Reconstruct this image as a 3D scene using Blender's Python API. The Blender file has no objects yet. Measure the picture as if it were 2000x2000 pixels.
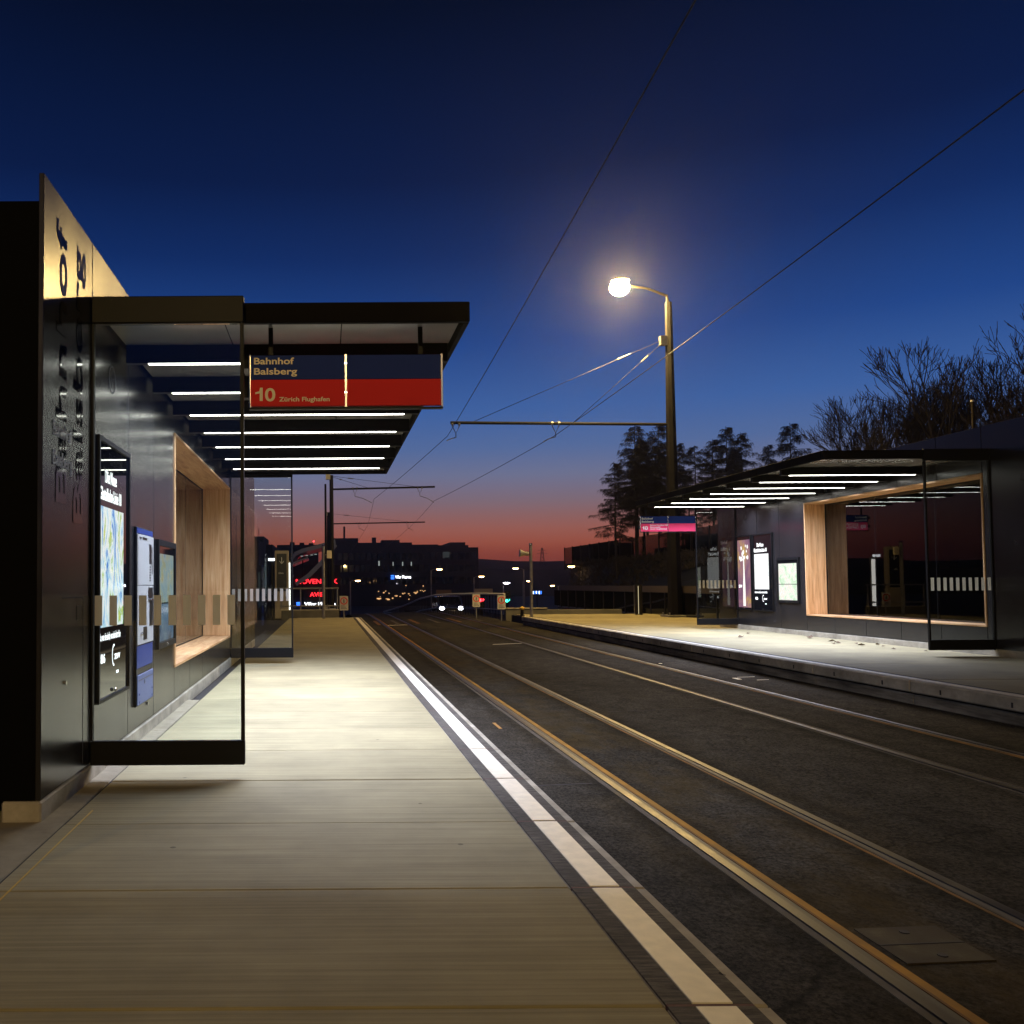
import bpy, bmesh, math, random
from mathutils import Vector, Matrix, Euler
R = math.radians
sc = bpy.context.scene
col = sc.collection
random.seed(11)
GLOW_HAZE = .0003

# ------------------------------------------------------------------ camera
cam_d = bpy.data.cameras.new('camera'); cam = bpy.data.objects.new('camera', cam_d); col.objects.link(cam)
cam_d.sensor_width = 36.0; cam_d.lens = 1770.0 / 2000.0 * 36.0
cam_d.shift_x = (1000 - 637) / 2000.0; cam_d.shift_y = (1070.5 - 1000) / 2000.0
cam_d.clip_start = 0.05; cam_d.clip_end = 6000
cam.matrix_world = (Matrix.Translation((0, 0, 1.2)) @ Matrix.Rotation(R(90 + 2.3), 4, 'X') @ Matrix.Rotation(-0.0065, 4, 'Z'))
sc.camera = cam

# ------------------------------------------------------------------ world: dusk sky
W = bpy.data.worlds.new('World'); sc.world = W; W.use_nodes = True
wn, wl = W.node_tree.nodes, W.node_tree.links
for n in list(wn): wn.remove(n)
def srgb(r, g, b):
    f = lambda c: (c/12.92 if c <= .04045 else ((c+.055)/1.055)**2.4)
    return (f(r/255), f(g/255), f(b/255), 1)
tc = wn.new('ShaderNodeTexCoord'); sep = wn.new('ShaderNodeSeparateXYZ'); wl.new(tc.outputs['Generated'], sep.inputs[0])
def ramp(stops):
    n = wn.new('ShaderNodeValToRGB'); e = n.color_ramp.elements
    e[0].position, e[0].color = stops[0][0], srgb(*stops[0][1]); e[1].position, e[1].color = stops[-1][0], srgb(*stops[-1][1])
    for p, c in stops[1:-1]:
        k = e.new(p); k.color = srgb(*c)
    wl.new(sep.outputs['Z'], n.inputs[0]); return n
west = ramp([(0, (90, 32, 34)), (.033, (134, 60, 48)), (.0446, (150, 77, 62)), (.059, (149, 89, 81)), (.074, (137, 96, 98)), (.0885, (123, 103, 116)), (.117, (105, 111, 143)),
             (.146, (79, 104, 154)), (.187, (56, 94, 158)), (.255, (28, 67, 135)), (.34, (11, 41, 97)), (.41, (5, 25, 68)), (.545, (2, 11, 37)), (1, (1, 6, 20))])
east = ramp([(0, (20, 23, 40)), (.06, (34, 38, 62)), (.14, (36, 52, 94)), (.25, (25, 48, 104)), (.42, (8, 24, 68)), (1, (2, 7, 24))])
mr = wn.new('ShaderNodeMapRange'); mr.interpolation_type = 'SMOOTHSTEP'
mr.inputs['From Min'].default_value = .45; mr.inputs['From Max'].default_value = .93
flat_ = wn.new('ShaderNodeVectorMath'); flat_.operation = 'MULTIPLY'; flat_.inputs[1].default_value = (1, 1, 0); wl.new(tc.outputs['Generated'], flat_.inputs[0])
nrm = wn.new('ShaderNodeVectorMath'); nrm.operation = 'NORMALIZE'; wl.new(flat_.outputs[0], nrm.inputs[0])
dot = wn.new('ShaderNodeVectorMath'); dot.operation = 'DOT_PRODUCT'; dot.inputs[1].default_value = (math.sin(R(12)), math.cos(R(12)), 0); wl.new(nrm.outputs[0], dot.inputs[0])
wl.new(dot.outputs['Value'], mr.inputs['Value'])   # the afterglow fades out away from the sunset
mx = wn.new('ShaderNodeMix'); mx.data_type = 'RGBA'
wl.new(mr.outputs['Result'], mx.inputs[0]); wl.new(east.outputs[0], mx.inputs[6]); wl.new(west.outputs[0], mx.inputs[7])
bg = wn.new('ShaderNodeBackground'); bg.inputs['Strength'].default_value = 1.0; wl.new(mx.outputs[2], bg.inputs['Color'])
sky = wn.new('ShaderNodeTexSky'); sky.sky_type = 'NISHITA'; sky.sun_disc = False
sky.sun_elevation = R(-3); sky.sun_rotation = R(12)
bg2 = wn.new('ShaderNodeBackground'); bg2.inputs['Strength'].default_value = 0.02; wl.new(sky.outputs[0], bg2.inputs['Color'])
add = wn.new('ShaderNodeAddShader'); wl.new(bg.outputs[0], add.inputs[0]); wl.new(bg2.outputs[0], add.inputs[1])
wo = wn.new('ShaderNodeOutputWorld'); wl.new(add.outputs[0], wo.inputs['Surface'])

# the sun has set: only a trace of afterglow from the west
sd = bpy.data.lights.new('sun', 'SUN'); sd.energy = 0.01; sd.angle = R(15); sd.color = (1, .45, .35)
sun = bpy.data.objects.new('sun', sd); col.objects.link(sun); sun.rotation_euler = (R(88), 0, R(168))

# ------------------------------------------------------------------ render / exposure
sc.view_settings.view_transform = 'Standard'; sc.view_settings.look = 'None'
sc.view_settings.exposure = 0; sc.view_settings.gamma = 1
sc.render.engine = 'CYCLES'
cy = sc.cycles
cy.use_denoising = True
try: cy.denoising_prefilter = 'ACCURATE'; cy.denoising_input_passes = 'RGB_ALBEDO_NORMAL'
except Exception: pass
try: cy.denoiser = 'OPENIMAGEDENOISE'
except Exception: pass
cy.use_adaptive_sampling = True; cy.adaptive_threshold = .02
cy.max_bounces = 5; cy.diffuse_bounces = 2; cy.glossy_bounces = 3; cy.transparent_max_bounces = 16; cy.volume_bounces = 0
cy.sample_clamp_indirect = 6; cy.caustics_reflective = False; cy.caustics_refractive = False

# ================================================================== helpers
class MB:
    def __init__(s): s.v = []; s.f = []
    def quad(s, a, b, c, d):
        n = len(s.v); s.v += [tuple(a), tuple(b), tuple(c), tuple(d)]; s.f.append((n, n+1, n+2, n+3)); return s
    def box(s, x0, x1, y0, y1, z0, z1):
        n = len(s.v)
        s.v += [(x0,y0,z0),(x1,y0,z0),(x1,y1,z0),(x0,y1,z0),(x0,y0,z1),(x1,y0,z1),(x1,y1,z1),(x0,y1,z1)]
        for f in ((3,2,1,0),(4,5,6,7),(0,1,5,4),(1,2,6,5),(2,3,7,6),(3,0,4,7)): s.f.append(tuple(n+i for i in f))
        return s
    def tube(s, p, r, k=6, cap=True):
        """p: list of points, r: radius or list"""
        p = [Vector(q) for q in p]; rr = r if isinstance(r, (list, tuple)) else [r]*len(p)
        base = len(s.v)
        for i, q in enumerate(p):
            d = (p[min(i+1, len(p)-1)] - p[max(i-1, 0)]).normalized()
            a = d.cross(Vector((0,0,1)) if abs(d.z) < .9 else Vector((1,0,0))).normalized(); b = d.cross(a)
            for j in range(k):
                t = 2*math.pi*j/k; s.v.append(tuple(q + (a*math.cos(t) + b*math.sin(t))*rr[i]))
        for i in range(len(p)-1):
            for j in range(k):
                o = base+i*k; s.f.append((o+j, o+k+j, o+k+(j+1) % k, o+(j+1) % k))
        if cap:
            s.f.append(tuple(base+j for j in range(k))); o = base+(len(p)-1)*k; s.f.append(tuple(o+k-1-j for j in range(k)))
        return s
    def cyl(s, x, y, z0, z1, r0, r1=None, k=12): return s.tube([(x,y,z0),(x,y,z1)], [r0, r0 if r1 is None else r1], k)
    def ell(s, c, rx, ry, rz, nu=12, nv=6, lo=-90, hi=90):
        base = len(s.v)
        for i in range(nv+1):
            ph = R(lo+(hi-lo)*i/nv)
            for j in range(nu):
                t = 2*math.pi*j/nu; s.v.append((c[0]+rx*math.cos(ph)*math.cos(t), c[1]+ry*math.cos(ph)*math.sin(t), c[2]+rz*math.sin(ph)))
        for i in range(nv):
            for j in range(nu):
                o = base+i*nu; s.f.append((o+j, o+(j+1) % nu, o+nu+(j+1) % nu, o+nu+j))
        return s
    def prism(s, pts, y0, y1):
        """pts: (x,z) outline, extruded along y"""
        n = len(s.v); m = len(pts)
        s.v += [(x, y0, z) for x, z in pts] + [(x, y1, z) for x, z in pts]
        s.f.append(tuple(n+i for i in range(m))); s.f.append(tuple(n+m+m-1-i for i in range(m)))
        for i in range(m): s.f.append((n+i, n+m+i, n+m+(i+1) % m, n+(i+1) % m))
        return s
    def mesh(s, name, m, bevel=0, smooth=False):
        me = bpy.data.meshes.new(name); me.from_pydata(s.v, [], s.f)
        bm = bmesh.new(); bm.from_mesh(me)
        bmesh.ops.recalc_face_normals(bm, faces=bm.faces)
        if bevel:
            bmesh.ops.bevel(bm, geom=list(bm.edges), offset=bevel, segments=1, affect='EDGES', clamp_overlap=True)
        bm.to_mesh(me); bm.free()
        if smooth:
            for p in me.polygons: p.use_smooth = True
        me.materials.append(m); return me
    def build(s, name, m, parent=None, bevel=0, smooth=False, label=None, kind=None):
        o = bpy.data.objects.new(name, s.mesh(name, m, bevel, smooth)); col.objects.link(o)
        if parent: o.parent = parent
        if label: o['label'] = label
        if kind: o['kind'] = kind
        return o
def B(*a): return MB().box(*a)
def tag(o, label, cat=None, group=None, kind=None):
    o['label'] = label
    if cat: o['category'] = cat
    if group: o['group'] = group
    if kind: o['kind'] = kind
    return o
def empty(name, loc, label, cat, group=None, rz=0):
    o = bpy.data.objects.new(name, None); col.objects.link(o); o.location = loc; o.rotation_euler = (0,0,rz)
    o.empty_display_size = .1
    return tag(o, label, cat, group)
def put(name, me, parent, loc=(0,0,0), rz=0):
    o = bpy.data.objects.new(name, me); col.objects.link(o); o.parent = parent; o.location = loc; o.rotation_euler = (0,0,rz); return o
def copy_tree(o, parent=None):
    c = o.copy(); col.objects.link(c); c.parent = parent
    for ch in list(o.children): copy_tree(ch, c)
    return c
_font_mb = {}
def text(name, body, m, parent, org, xd, yd, height=None, width=None, size=.1, bold=0.0, spacing=1.0, align='LEFT', lift=.003):
    """lettering mesh on a plane: xd reading direction, yd up; height = cap height, width = overall width"""
    cu = bpy.data.curves.new(name, 'FONT'); cu.body = body; cu.size = 1; cu.offset = bold; cu.space_character = spacing; cu.resolution_u = 4
    t = bpy.data.objects.new(name, cu); col.objects.link(t)
    dg = bpy.context.evaluated_depsgraph_get(); dg.update()
    me = bpy.data.meshes.new_from_object(t.evaluated_get(dg)); bpy.data.objects.remove(t); bpy.data.curves.remove(cu)
    xs = [v.co.x for v in me.vertices]; x0, x1 = min(xs), max(xs)
    sy = (height/.727) if height else size
    sx = (width/(x1-x0)) if width else sy
    xd, yd = Vector(xd).normalized(), Vector(yd).normalized(); zd = xd.cross(yd); org = Vector(org)
    off = {'LEFT': 0, 'CENTER': -(x1-x0)/2, 'RIGHT': -(x1-x0)}[align]
    for v in me.vertices:
        v.co = org + xd*((v.co.x-x0+off)*sx) + yd*(v.co.y*sy) + zd*lift
    me.name = name; me.materials.clear(); me.materials.append(m)
    o = bpy.data.objects.new(name, me); col.objects.link(o); o.parent = parent; return o

# ------------------------------------------------------------------ materials
def new_mat(name):
    m = bpy.data.materials.new(name); m.use_nodes = True
    nt = m.node_tree; p = nt.nodes['Principled BSDF']; return m, nt, p
def plain(name, c, rough=.5, metal=0, spec=.5, coat=0, vary=0, scale=6, bump=0, bscale=200):
    m, nt, p = new_mat(name)
    p.inputs['Base Color'].default_value = (*c, 1); p.inputs['Roughness'].default_value = rough
    p.inputs['Metallic'].default_value = metal; p.inputs['Specular IOR Level'].default_value = spec
    p.inputs['Coat Weight'].default_value = coat
    if vary or bump:
        g = nt.nodes.new('ShaderNodeNewGeometry')
    if vary:
        n = nt.nodes.new('ShaderNodeTexNoise'); n.inputs['Scale'].default_value = scale; n.inputs['Detail'].default_value = 6
        nt.links.new(g.outputs['Position'], n.inputs['Vector'])
        r = nt.nodes.new('ShaderNodeMapRange'); r.inputs['From Min'].default_value = .3; r.inputs['From Max'].default_value = .7
        r.inputs['To Min'].default_value = 1-vary; r.inputs['To Max'].default_value = 1+vary
        nt.links.new(n.outputs['Fac'], r.inputs['Value'])
        v = nt.nodes.new('ShaderNodeVectorMath'); v.operation = 'SCALE'; v.inputs[0].default_value = c
        nt.links.new(r.outputs[0], v.inputs['Scale']); nt.links.new(v.outputs[0], p.inputs['Base Color'])
        r2 = nt.nodes.new('ShaderNodeMapRange'); r2.inputs['From Min'].default_value = .3; r2.inputs['From Max'].default_value = .7
        r2.inputs['To Min'].default_value = rough*(1-vary*.5); r2.inputs['To Max'].default_value = min(1, rough*(1+vary*.5))
        nt.links.new(n.outputs['Fac'], r2.inputs['Value']); nt.links.new(r2.outputs[0], p.inputs['Roughness'])
    if bump:
        n2 = nt.nodes.new('ShaderNodeTexNoise'); n2.inputs['Scale'].default_value = bscale; n2.inputs['Detail'].default_value = 3
        nt.links.new(g.outputs['Position'], n2.inputs['Vector'])
        b = nt.nodes.new('ShaderNodeBump'); b.inputs['Strength'].default_value = bump; b.inputs['Distance'].default_value = .004
        nt.links.new(n2.outputs['Fac'], b.inputs['Height']); nt.links.new(b.outputs[0], p.inputs['Normal'])
    return m
def emit(name, c, s, sampled=True):
    m = bpy.data.materials.new(name); m.use_nodes = True; nt = m.node_tree
    for n in list(nt.nodes): nt.nodes.remove(n)
    e = nt.nodes.new('ShaderNodeEmission'); e.inputs['Color'].default_value = (*c, 1); e.inputs['Strength'].default_value = s
    o = nt.nodes.new('ShaderNodeOutputMaterial'); nt.links.new(e.outputs[0], o.inputs['Surface'])
    if not sampled: m.cycles.emission_sampling = 'NONE'
    return m
def glass(name, tint=(.9,.93,.92), ior=1.5, rough=0):
    m = bpy.data.materials.new(name); m.use_nodes = True; nt = m.node_tree
    for n in list(nt.nodes): nt.nodes.remove(n)
    t = nt.nodes.new('ShaderNodeBsdfTransparent'); t.inputs['Color'].default_value = (*tint, 1)
    g = nt.nodes.new('ShaderNodeBsdfGlossy'); g.inputs['Roughness'].default_value = rough; g.inputs['Color'].default_value = (1,1,1,1)
    f = nt.nodes.new('ShaderNodeFresnel'); f.inputs['IOR'].default_value = ior
    x = nt.nodes.new('ShaderNodeMixShader'); o = nt.nodes.new('ShaderNodeOutputMaterial')
    nt.links.new(f.outputs[0], x.inputs[0]); nt.links.new(t.outputs[0], x.inputs[1]); nt.links.new(g.outputs[0], x.inputs[2]); nt.links.new(x.outputs[0], o.inputs['Surface'])
    return m
def streaky(name, c0, c1, scl, rough=.8, bump=.3, blot=.35, spec=.3, dirt=None, fine=900, tone=0):
    """brushed / broomed concrete: streaks run across the platform, blotches on top, fine grain relief"""
    m, nt, p = new_mat(name); N = nt.nodes.new; L = nt.links.new
    g = N('ShaderNodeNewGeometry')
    mp = N('ShaderNodeMapping'); mp.inputs['Scale'].default_value = scl; L(g.outputs['Position'], mp.inputs['Vector'])
    n1 = N('ShaderNodeTexNoise'); n1.inputs['Scale'].default_value = 1; n1.inputs['Detail'].default_value = 8; n1.inputs['Roughness'].default_value = .65; L(mp.outputs[0], n1.inputs['Vector'])
    n2 = N('ShaderNodeTexNoise'); n2.inputs['Scale'].default_value = 1.6; n2.inputs['Detail'].default_value = 7; n2.inputs['Roughness'].default_value = .6; L(g.outputs['Position'], n2.inputs['Vector'])
    r = N('ShaderNodeValToRGB'); r.color_ramp.elements[0].position = .3; r.color_ramp.elements[1].position = .72
    r.color_ramp.elements[0].color = (*c0, 1); r.color_ramp.elements[1].color = (*c1, 1); L(n1.outputs['Fac'], r.inputs[0])
    mr_ = N('ShaderNodeMapRange'); mr_.inputs['From Min'].default_value = .3; mr_.inputs['From Max'].default_value = .7
    mr_.inputs['To Min'].default_value = 1-blot; mr_.inputs['To Max'].default_value = 1+blot*.4; L(n2.outputs['Fac'], mr_.inputs['Value'])
    v = N('ShaderNodeVectorMath'); v.operation = 'SCALE'; L(r.outputs[0], v.inputs[0]); L(mr_.outputs[0], v.inputs['Scale'])
    out = v.outputs[0]
    if tone:      # every cast slab differs a little
        oi = N('ShaderNodeObjectInfo'); tm = N('ShaderNodeMapRange'); tm.inputs['To Min'].default_value = 1-tone; tm.inputs['To Max'].default_value = 1+tone*.6; L(oi.outputs['Random'], tm.inputs['Value'])
        v2 = N('ShaderNodeVectorMath'); v2.operation = 'SCALE'; L(out, v2.inputs[0]); L(tm.outputs[0], v2.inputs['Scale']); out = v2.outputs[0]
    # dark specks and chewing-gum spots
    vo = N('ShaderNodeTexVoronoi'); vo.inputs['Scale'].default_value = 2.2; L(g.outputs['Position'], vo.inputs['Vector'])
    ls = N('ShaderNodeMath'); ls.operation = 'LESS_THAN'; ls.inputs[1].default_value = .03; L(vo.outputs['Distance'], ls.inputs[0])
    mm = N('ShaderNodeMix'); mm.data_type = 'RGBA'; mm.inputs[7].default_value = (c0[0]*.55, c0[1]*.55, c0[2]*.55, 1); L(ls.outputs[0], mm.inputs[0]); L(out, mm.inputs[6]); out = mm.outputs[2]
    L(out, p.inputs['Base Color'])
    p.inputs['Roughness'].default_value = rough; p.inputs['Specular IOR Level'].default_value = spec
    n3 = N('ShaderNodeTexNoise'); n3.inputs['Scale'].default_value = fine; n3.inputs['Detail'].default_value = 2; L(g.outputs['Position'], n3.inputs['Vector'])
    ad = N('ShaderNodeMath'); ad.operation = 'ADD'; L(n1.outputs['Fac'], ad.inputs[0]); L(n3.outputs['Fac'], ad.inputs[1])
    b = N('ShaderNodeBump'); b.inputs['Strength'].default_value = bump; b.inputs['Distance'].default_value = .004
    L(ad.outputs[0], b.inputs['Height']); L(b.outputs[0], p.inputs['Normal'])
    return m
M = {}
M['concrete'] = streaky('concrete', (.275,.232,.118), (.45,.390,.212), (.7, 42, 1), rough=.8, bump=.5, blot=.22, tone=.10)
M['kerb'] = streaky('kerb_concrete', (.34,.30,.21), (.56,.50,.37), (5, 5, 9), rough=.8, bump=.4, blot=.45)
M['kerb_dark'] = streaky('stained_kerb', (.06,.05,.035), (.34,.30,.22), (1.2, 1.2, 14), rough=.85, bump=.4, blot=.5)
M['pave'] = streaky('plain_concrete', (.24,.20,.12), (.36,.31,.20), (6, 6, 3), rough=.8, bump=.3, blot=.3)
def asphalt():
    m, nt, p = new_mat('asphalt'); N = nt.nodes.new; L = nt.links.new
    g = N('ShaderNodeNewGeometry'); sp = N('ShaderNodeSeparateXYZ'); L(g.outputs['Position'], sp.inputs[0])
    def noise(scale, detail, stretch=(1,1,1), rough=.6):
        mp = N('ShaderNodeMapping'); mp.inputs['Scale'].default_value = stretch; L(g.outputs['Position'], mp.inputs['Vector'])
        n = N('ShaderNodeTexNoise'); n.inputs['Scale'].default_value = scale; n.inputs['Detail'].default_value = detail; n.inputs['Roughness'].default_value = rough; L(mp.outputs[0], n.inputs['Vector']); return n.outputs['Fac']
    def rng(x, a, b, c, d):
        r = N('ShaderNodeMapRange'); r.inputs['From Min'].default_value = a; r.inputs['From Max'].default_value = b; r.inputs['To Min'].default_value = c; r.inputs['To Max'].default_value = d; L(x, r.inputs['Value']); return r.outputs[0]
    def mul(a, b):
        k = N('ShaderNodeMath'); k.operation = 'MULTIPLY'; L(a, k.inputs[0]); L(b, k.inputs[1]); return k.outputs[0]
    grain = rng(noise(40, 4, (1, .75, 1), .85), .38, .62, .32, 1.8)      # chippings
    mott = rng(noise(6, 6, (1, .7, 1)), .3, .7, .72, 1.25)           # patchy binder
    big = rng(noise(.8, 4, (1, .35, 1)), .32, .68, .6, 1.25)          # old repairs
    val = mul(mul(grain, mott), big)
    v = N('ShaderNodeVectorMath'); v.operation = 'SCALE'; v.inputs[0].default_value = (.036, .0315, .0240); L(val, v.inputs['Scale'])
    # rust and sand trodden out of the near track
    wv = N('ShaderNodeMath'); wv.operation = 'SUBTRACT'; wv.inputs[1].default_value = 2.55; L(sp.outputs['X'], wv.inputs[0])
    ab = N('ShaderNodeMath'); ab.operation = 'ABSOLUTE'; L(wv.outputs[0], ab.inputs[0])
    msk = mul(rng(ab.outputs[0], .25, .95, 1, 0), rng(noise(1.7, 6, (1, .5, 1), .7), .42, .68, 0, .85))
    mx = N('ShaderNodeMix'); mx.data_type = 'RGBA'; L(msk, mx.inputs[0]); L(v.outputs[0], mx.inputs[6])
    v3 = N('ShaderNodeVectorMath'); v3.operation = 'SCALE'; v3.inputs[0].default_value = (.050, .032, .009); L(mott, v3.inputs['Scale']); L(v3.outputs[0], mx.inputs[7])
    dirt = None
    for xr in (2.121, 3.032, 4.677, 5.549):
        su = N('ShaderNodeMath'); su.operation = 'SUBTRACT'; su.inputs[1].default_value = xr; L(sp.outputs['X'], su.inputs[0])
        aa = N('ShaderNodeMath'); aa.operation = 'ABSOLUTE'; L(su.outputs[0], aa.inputs[0])
        q = rng(aa.outputs[0], .06, .26, .45, 1); dirt = q if dirt is None else mul(dirt, q)
    dn = N('ShaderNodeMath'); dn.operation = 'MAXIMUM'; L(dirt, dn.inputs[0]); L(rng(noise(3, 5, (1, .3, 1)), .35, .65, .3, 1), dn.inputs[1])
    dv = N('ShaderNodeVectorMath'); dv.operation = 'SCALE'; L(mx.outputs[2], dv.inputs[0]); L(dn.outputs[0], dv.inputs['Scale'])
    # hairline cracks
    vo = N('ShaderNodeTexVoronoi'); vo.feature = 'DISTANCE_TO_EDGE'; vo.inputs['Scale'].default_value = .55; 
    wn_ = N('ShaderNodeTexNoise'); wn_.inputs['Scale'].default_value = 2.5; wn_.inputs['Detail'].default_value = 5; L(g.outputs['Position'], wn_.inputs['Vector'])
    wa = N('ShaderNodeVectorMath'); wa.operation = 'MULTIPLY_ADD'; wa.inputs[1].default_value = (.7,.7,0); L(wn_.outputs['Color'], wa.inputs[0]); L(g.outputs['Position'], wa.inputs[2]); L(wa.outputs[0], vo.inputs['Vector'])
    ck = mul(rng(vo.outputs['Distance'], .0, .009, 1, 0), rng(noise(.9, 2), .5, .6, 0, .8))
    cm = N('ShaderNodeMix'); cm.data_type = 'RGBA'; cm.inputs[7].default_value = (.004,.0035,.003,1); L(ck, cm.inputs[0]); L(dv.outputs[0], cm.inputs[6])
    L(cm.outputs[2], p.inputs['Base Color'])
    L(rng(mott, .5, 1.4, .92, .78), p.inputs['Roughness']); p.inputs['Specular IOR Level'].default_value = .04
    b = N('ShaderNodeBump'); b.inputs['Strength'].default_value = 1; b.inputs['Distance'].default_value = .006; L(noise(120, 3), b.inputs['Height']); L(b.outputs[0], p.inputs['Normal'])
    return m
M['asphalt'] = asphalt()
M['patch'] = plain('tar_patch', (.012,.0112,.0105), .55, spec=.2, vary=.4, scale=30, bump=.6, bscale=150)
M['edge_dark'] = streaky('worn_dark_strip', (.022,.019,.017), (.20,.175,.135), (9, 60, 1), rough=.8, bump=.8, blot=.5)
M['white_paint'] = plain('white_paint', (.80,.72,.54), .55, vary=.10, scale=14, bump=.25, bscale=300)
M['joint'] = plain('dark_joint', (.02,.017,.015), .9)
M['rubber'] = plain('red_brown_joint', (.09,.03,.025), .8)
M['steel'] = plain('rail_steel', (.06,.057,.056), .45, metal=1, vary=.3, scale=5)
M['groove'] = plain('rail_groove', (.03,.026,.022), .6)
M['rust'] = plain('rust_seal', (.15,.072,.017), .8, spec=.2, vary=.55, scale=5, bump=.3)
M['grout'] = plain('rail_grout', (.075,.062,.045), .8, spec=.15, vary=.5, scale=6, bump=.3)
M['orange_seal'] = plain('orange_seal', (.27,.13,.018), .8, spec=.2, vary=.45, scale=4, bump=.3)
M['cover'] = plain('cover_plate', (.030,.022,.012), .75, spec=.2, vary=.5, scale=9, bump=.4)
M['facade'] = plain('facade_metal', (.020,.0185,.018), .24, spec=.5, vary=.22, scale=2.2)
M['body'] = plain('black_cladding', (.004,.004,.004), .8, spec=.05)
M['frame'] = plain('dark_frame', (.006,.0057,.0057), .5, spec=.18)
M['fascia'] = plain('canopy_fascia', (.006,.005,.0045), .7, spec=.08, vary=.15, scale=3)
M['soffit'] = plain('soffit_panel', (.26,.245,.225), .22, spec=.6, vary=.1, scale=2)
M['gloss_black'] = plain('gloss_letters', (.006,.0055,.006), .07, spec=.3)
M['letter_grey'] = plain('letters_pale', (.7,.68,.64), .6)
M['strip'] = emit('light_strip', (1, .965, .875), 14)
M['glass'] = glass('clear_glass')
M['win_glass'] = glass('window_glass', (.62,.63,.62), 1.6)
M['dark_glass'] = plain('black_glass', (.006,.006,.007), .03, spec=.6)
def film():
    m = plain('grey_film', (.62,.58,.50), .7); nt = m.node_tree; p = nt.nodes['Principled BSDF']
    t = nt.nodes.new('ShaderNodeBsdfTranslucent'); t.inputs['Color'].default_value = (.80,.74,.62,1)
    x = nt.nodes.new('ShaderNodeMixShader'); x.inputs[0].default_value = .55; o = nt.nodes['Material Output']
    nt.links.new(p.outputs[0], x.inputs[1]); nt.links.new(t.outputs[0], x.inputs[2]); nt.links.new(x.outputs[0], o.inputs['Surface']); return m
M['sticker'] = film()
M['sign_blue'] = plain('sign_blue', (.008,.030,.20), .6, spec=.15)
M['sign_red'] = plain('sign_red', (.72,.022,.022), .6, spec=.15)
M['sign_pink'] = plain('sign_magenta_red', (.78,.05,.14), .6, spec=.15)
M['cream'] = plain('cream_letters', (.82,.72,.50), .5)
M['white'] = plain('white_plastic', (.75,.75,.73), .45)
M['board_white'] = plain('weathered_white', (.55,.53,.48), .6)
M['steel_trim'] = plain('steel_trim', (.5,.5,.5), .22, metal=1)
M['mast'] = plain('mast_paint', (.011,.009,.0075), .6, spec=.25, vary=.2, scale=4)
M['galv'] = plain('galvanised', (.32,.31,.29), .45, metal=.6, vary=.2, scale=6)
M['wire'] = plain('dark_wire', (.03,.025,.022), .5)
M['bark'] = plain('bark', (.045,.036,.028), .9)
M['twig'] = plain('twig', (.05,.04,.032), .9)
M['dark_wall'] = plain('night_wall', (.022,.020,.020), .8, vary=.2, scale=.4)
M['earth'] = plain('dark_earth', (.03,.032,.02), .95, vary=.4, scale=.3)
M['wall_conc'] = plain('low_wall_concrete', (.13,.12,.095), .8, vary=.25, scale=3)
M['tix_blue'] = plain('ticket_blue', (.013,.042,.20), .4)
M['tix_lblue'] = plain('ticket_pale_blue', (.10,.135,.27), .45)
M['tix_white'] = plain('ticket_white', (.44,.43,.40), .45)
M['black'] = plain('black_plastic', (.008,.008,.008), .35)
M['leaf'] = plain('dry_leaf', (.12,.075,.035), .8)
M['yellow'] = plain('yellow_paint', (.55,.36,.05), .5)
M['orange_mark'] = plain('orange_spray', (.34,.16,.03), .8)
M['lampw'] = emit('lamp_warm', (1, .68, .24), 1850)
M['sodium'] = emit('lamp_sodium', (1, .55, .20), 30)
M['cold'] = emit('lamp_cold', (.93, .90, 1), 45)
M['text_lit'] = emit('lit_white_print', (.95, .98, 1), 2.6, False)
M['red_neon'] = emit('red_neon', (1, .02, .03), 3.2, False)
M['blue_neon'] = emit('blue_neon', (.03, .16, 1), 3.2, False)
M['white_neon'] = emit('white_neon', (.9, .93, 1), 3.6, False)
M['headlamp'] = emit('headlamp', (.92,.93,1), 14, False)
M['red_lamp'] = emit('red_signal', (1, .02, .03), 14, False)
M['green_lamp'] = emit('green_signal', (.05, .9, .6), 4, False)
M['win_lit'] = emit('lit_window_pale', (.75, .85, .8), .35, False)
M['win_warm'] = emit('lit_window_warm', (1, .55, .22), 1.1, False)
M['win_dim'] = emit('lit_window_dim', (.4, .5, .5), .06, False)
M['car_paint'] = plain('car_paint', (.04,.042,.05), .25, coat=.6)
M['tyre'] = plain('tyre', (.012,.012,.012), .8)

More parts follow.
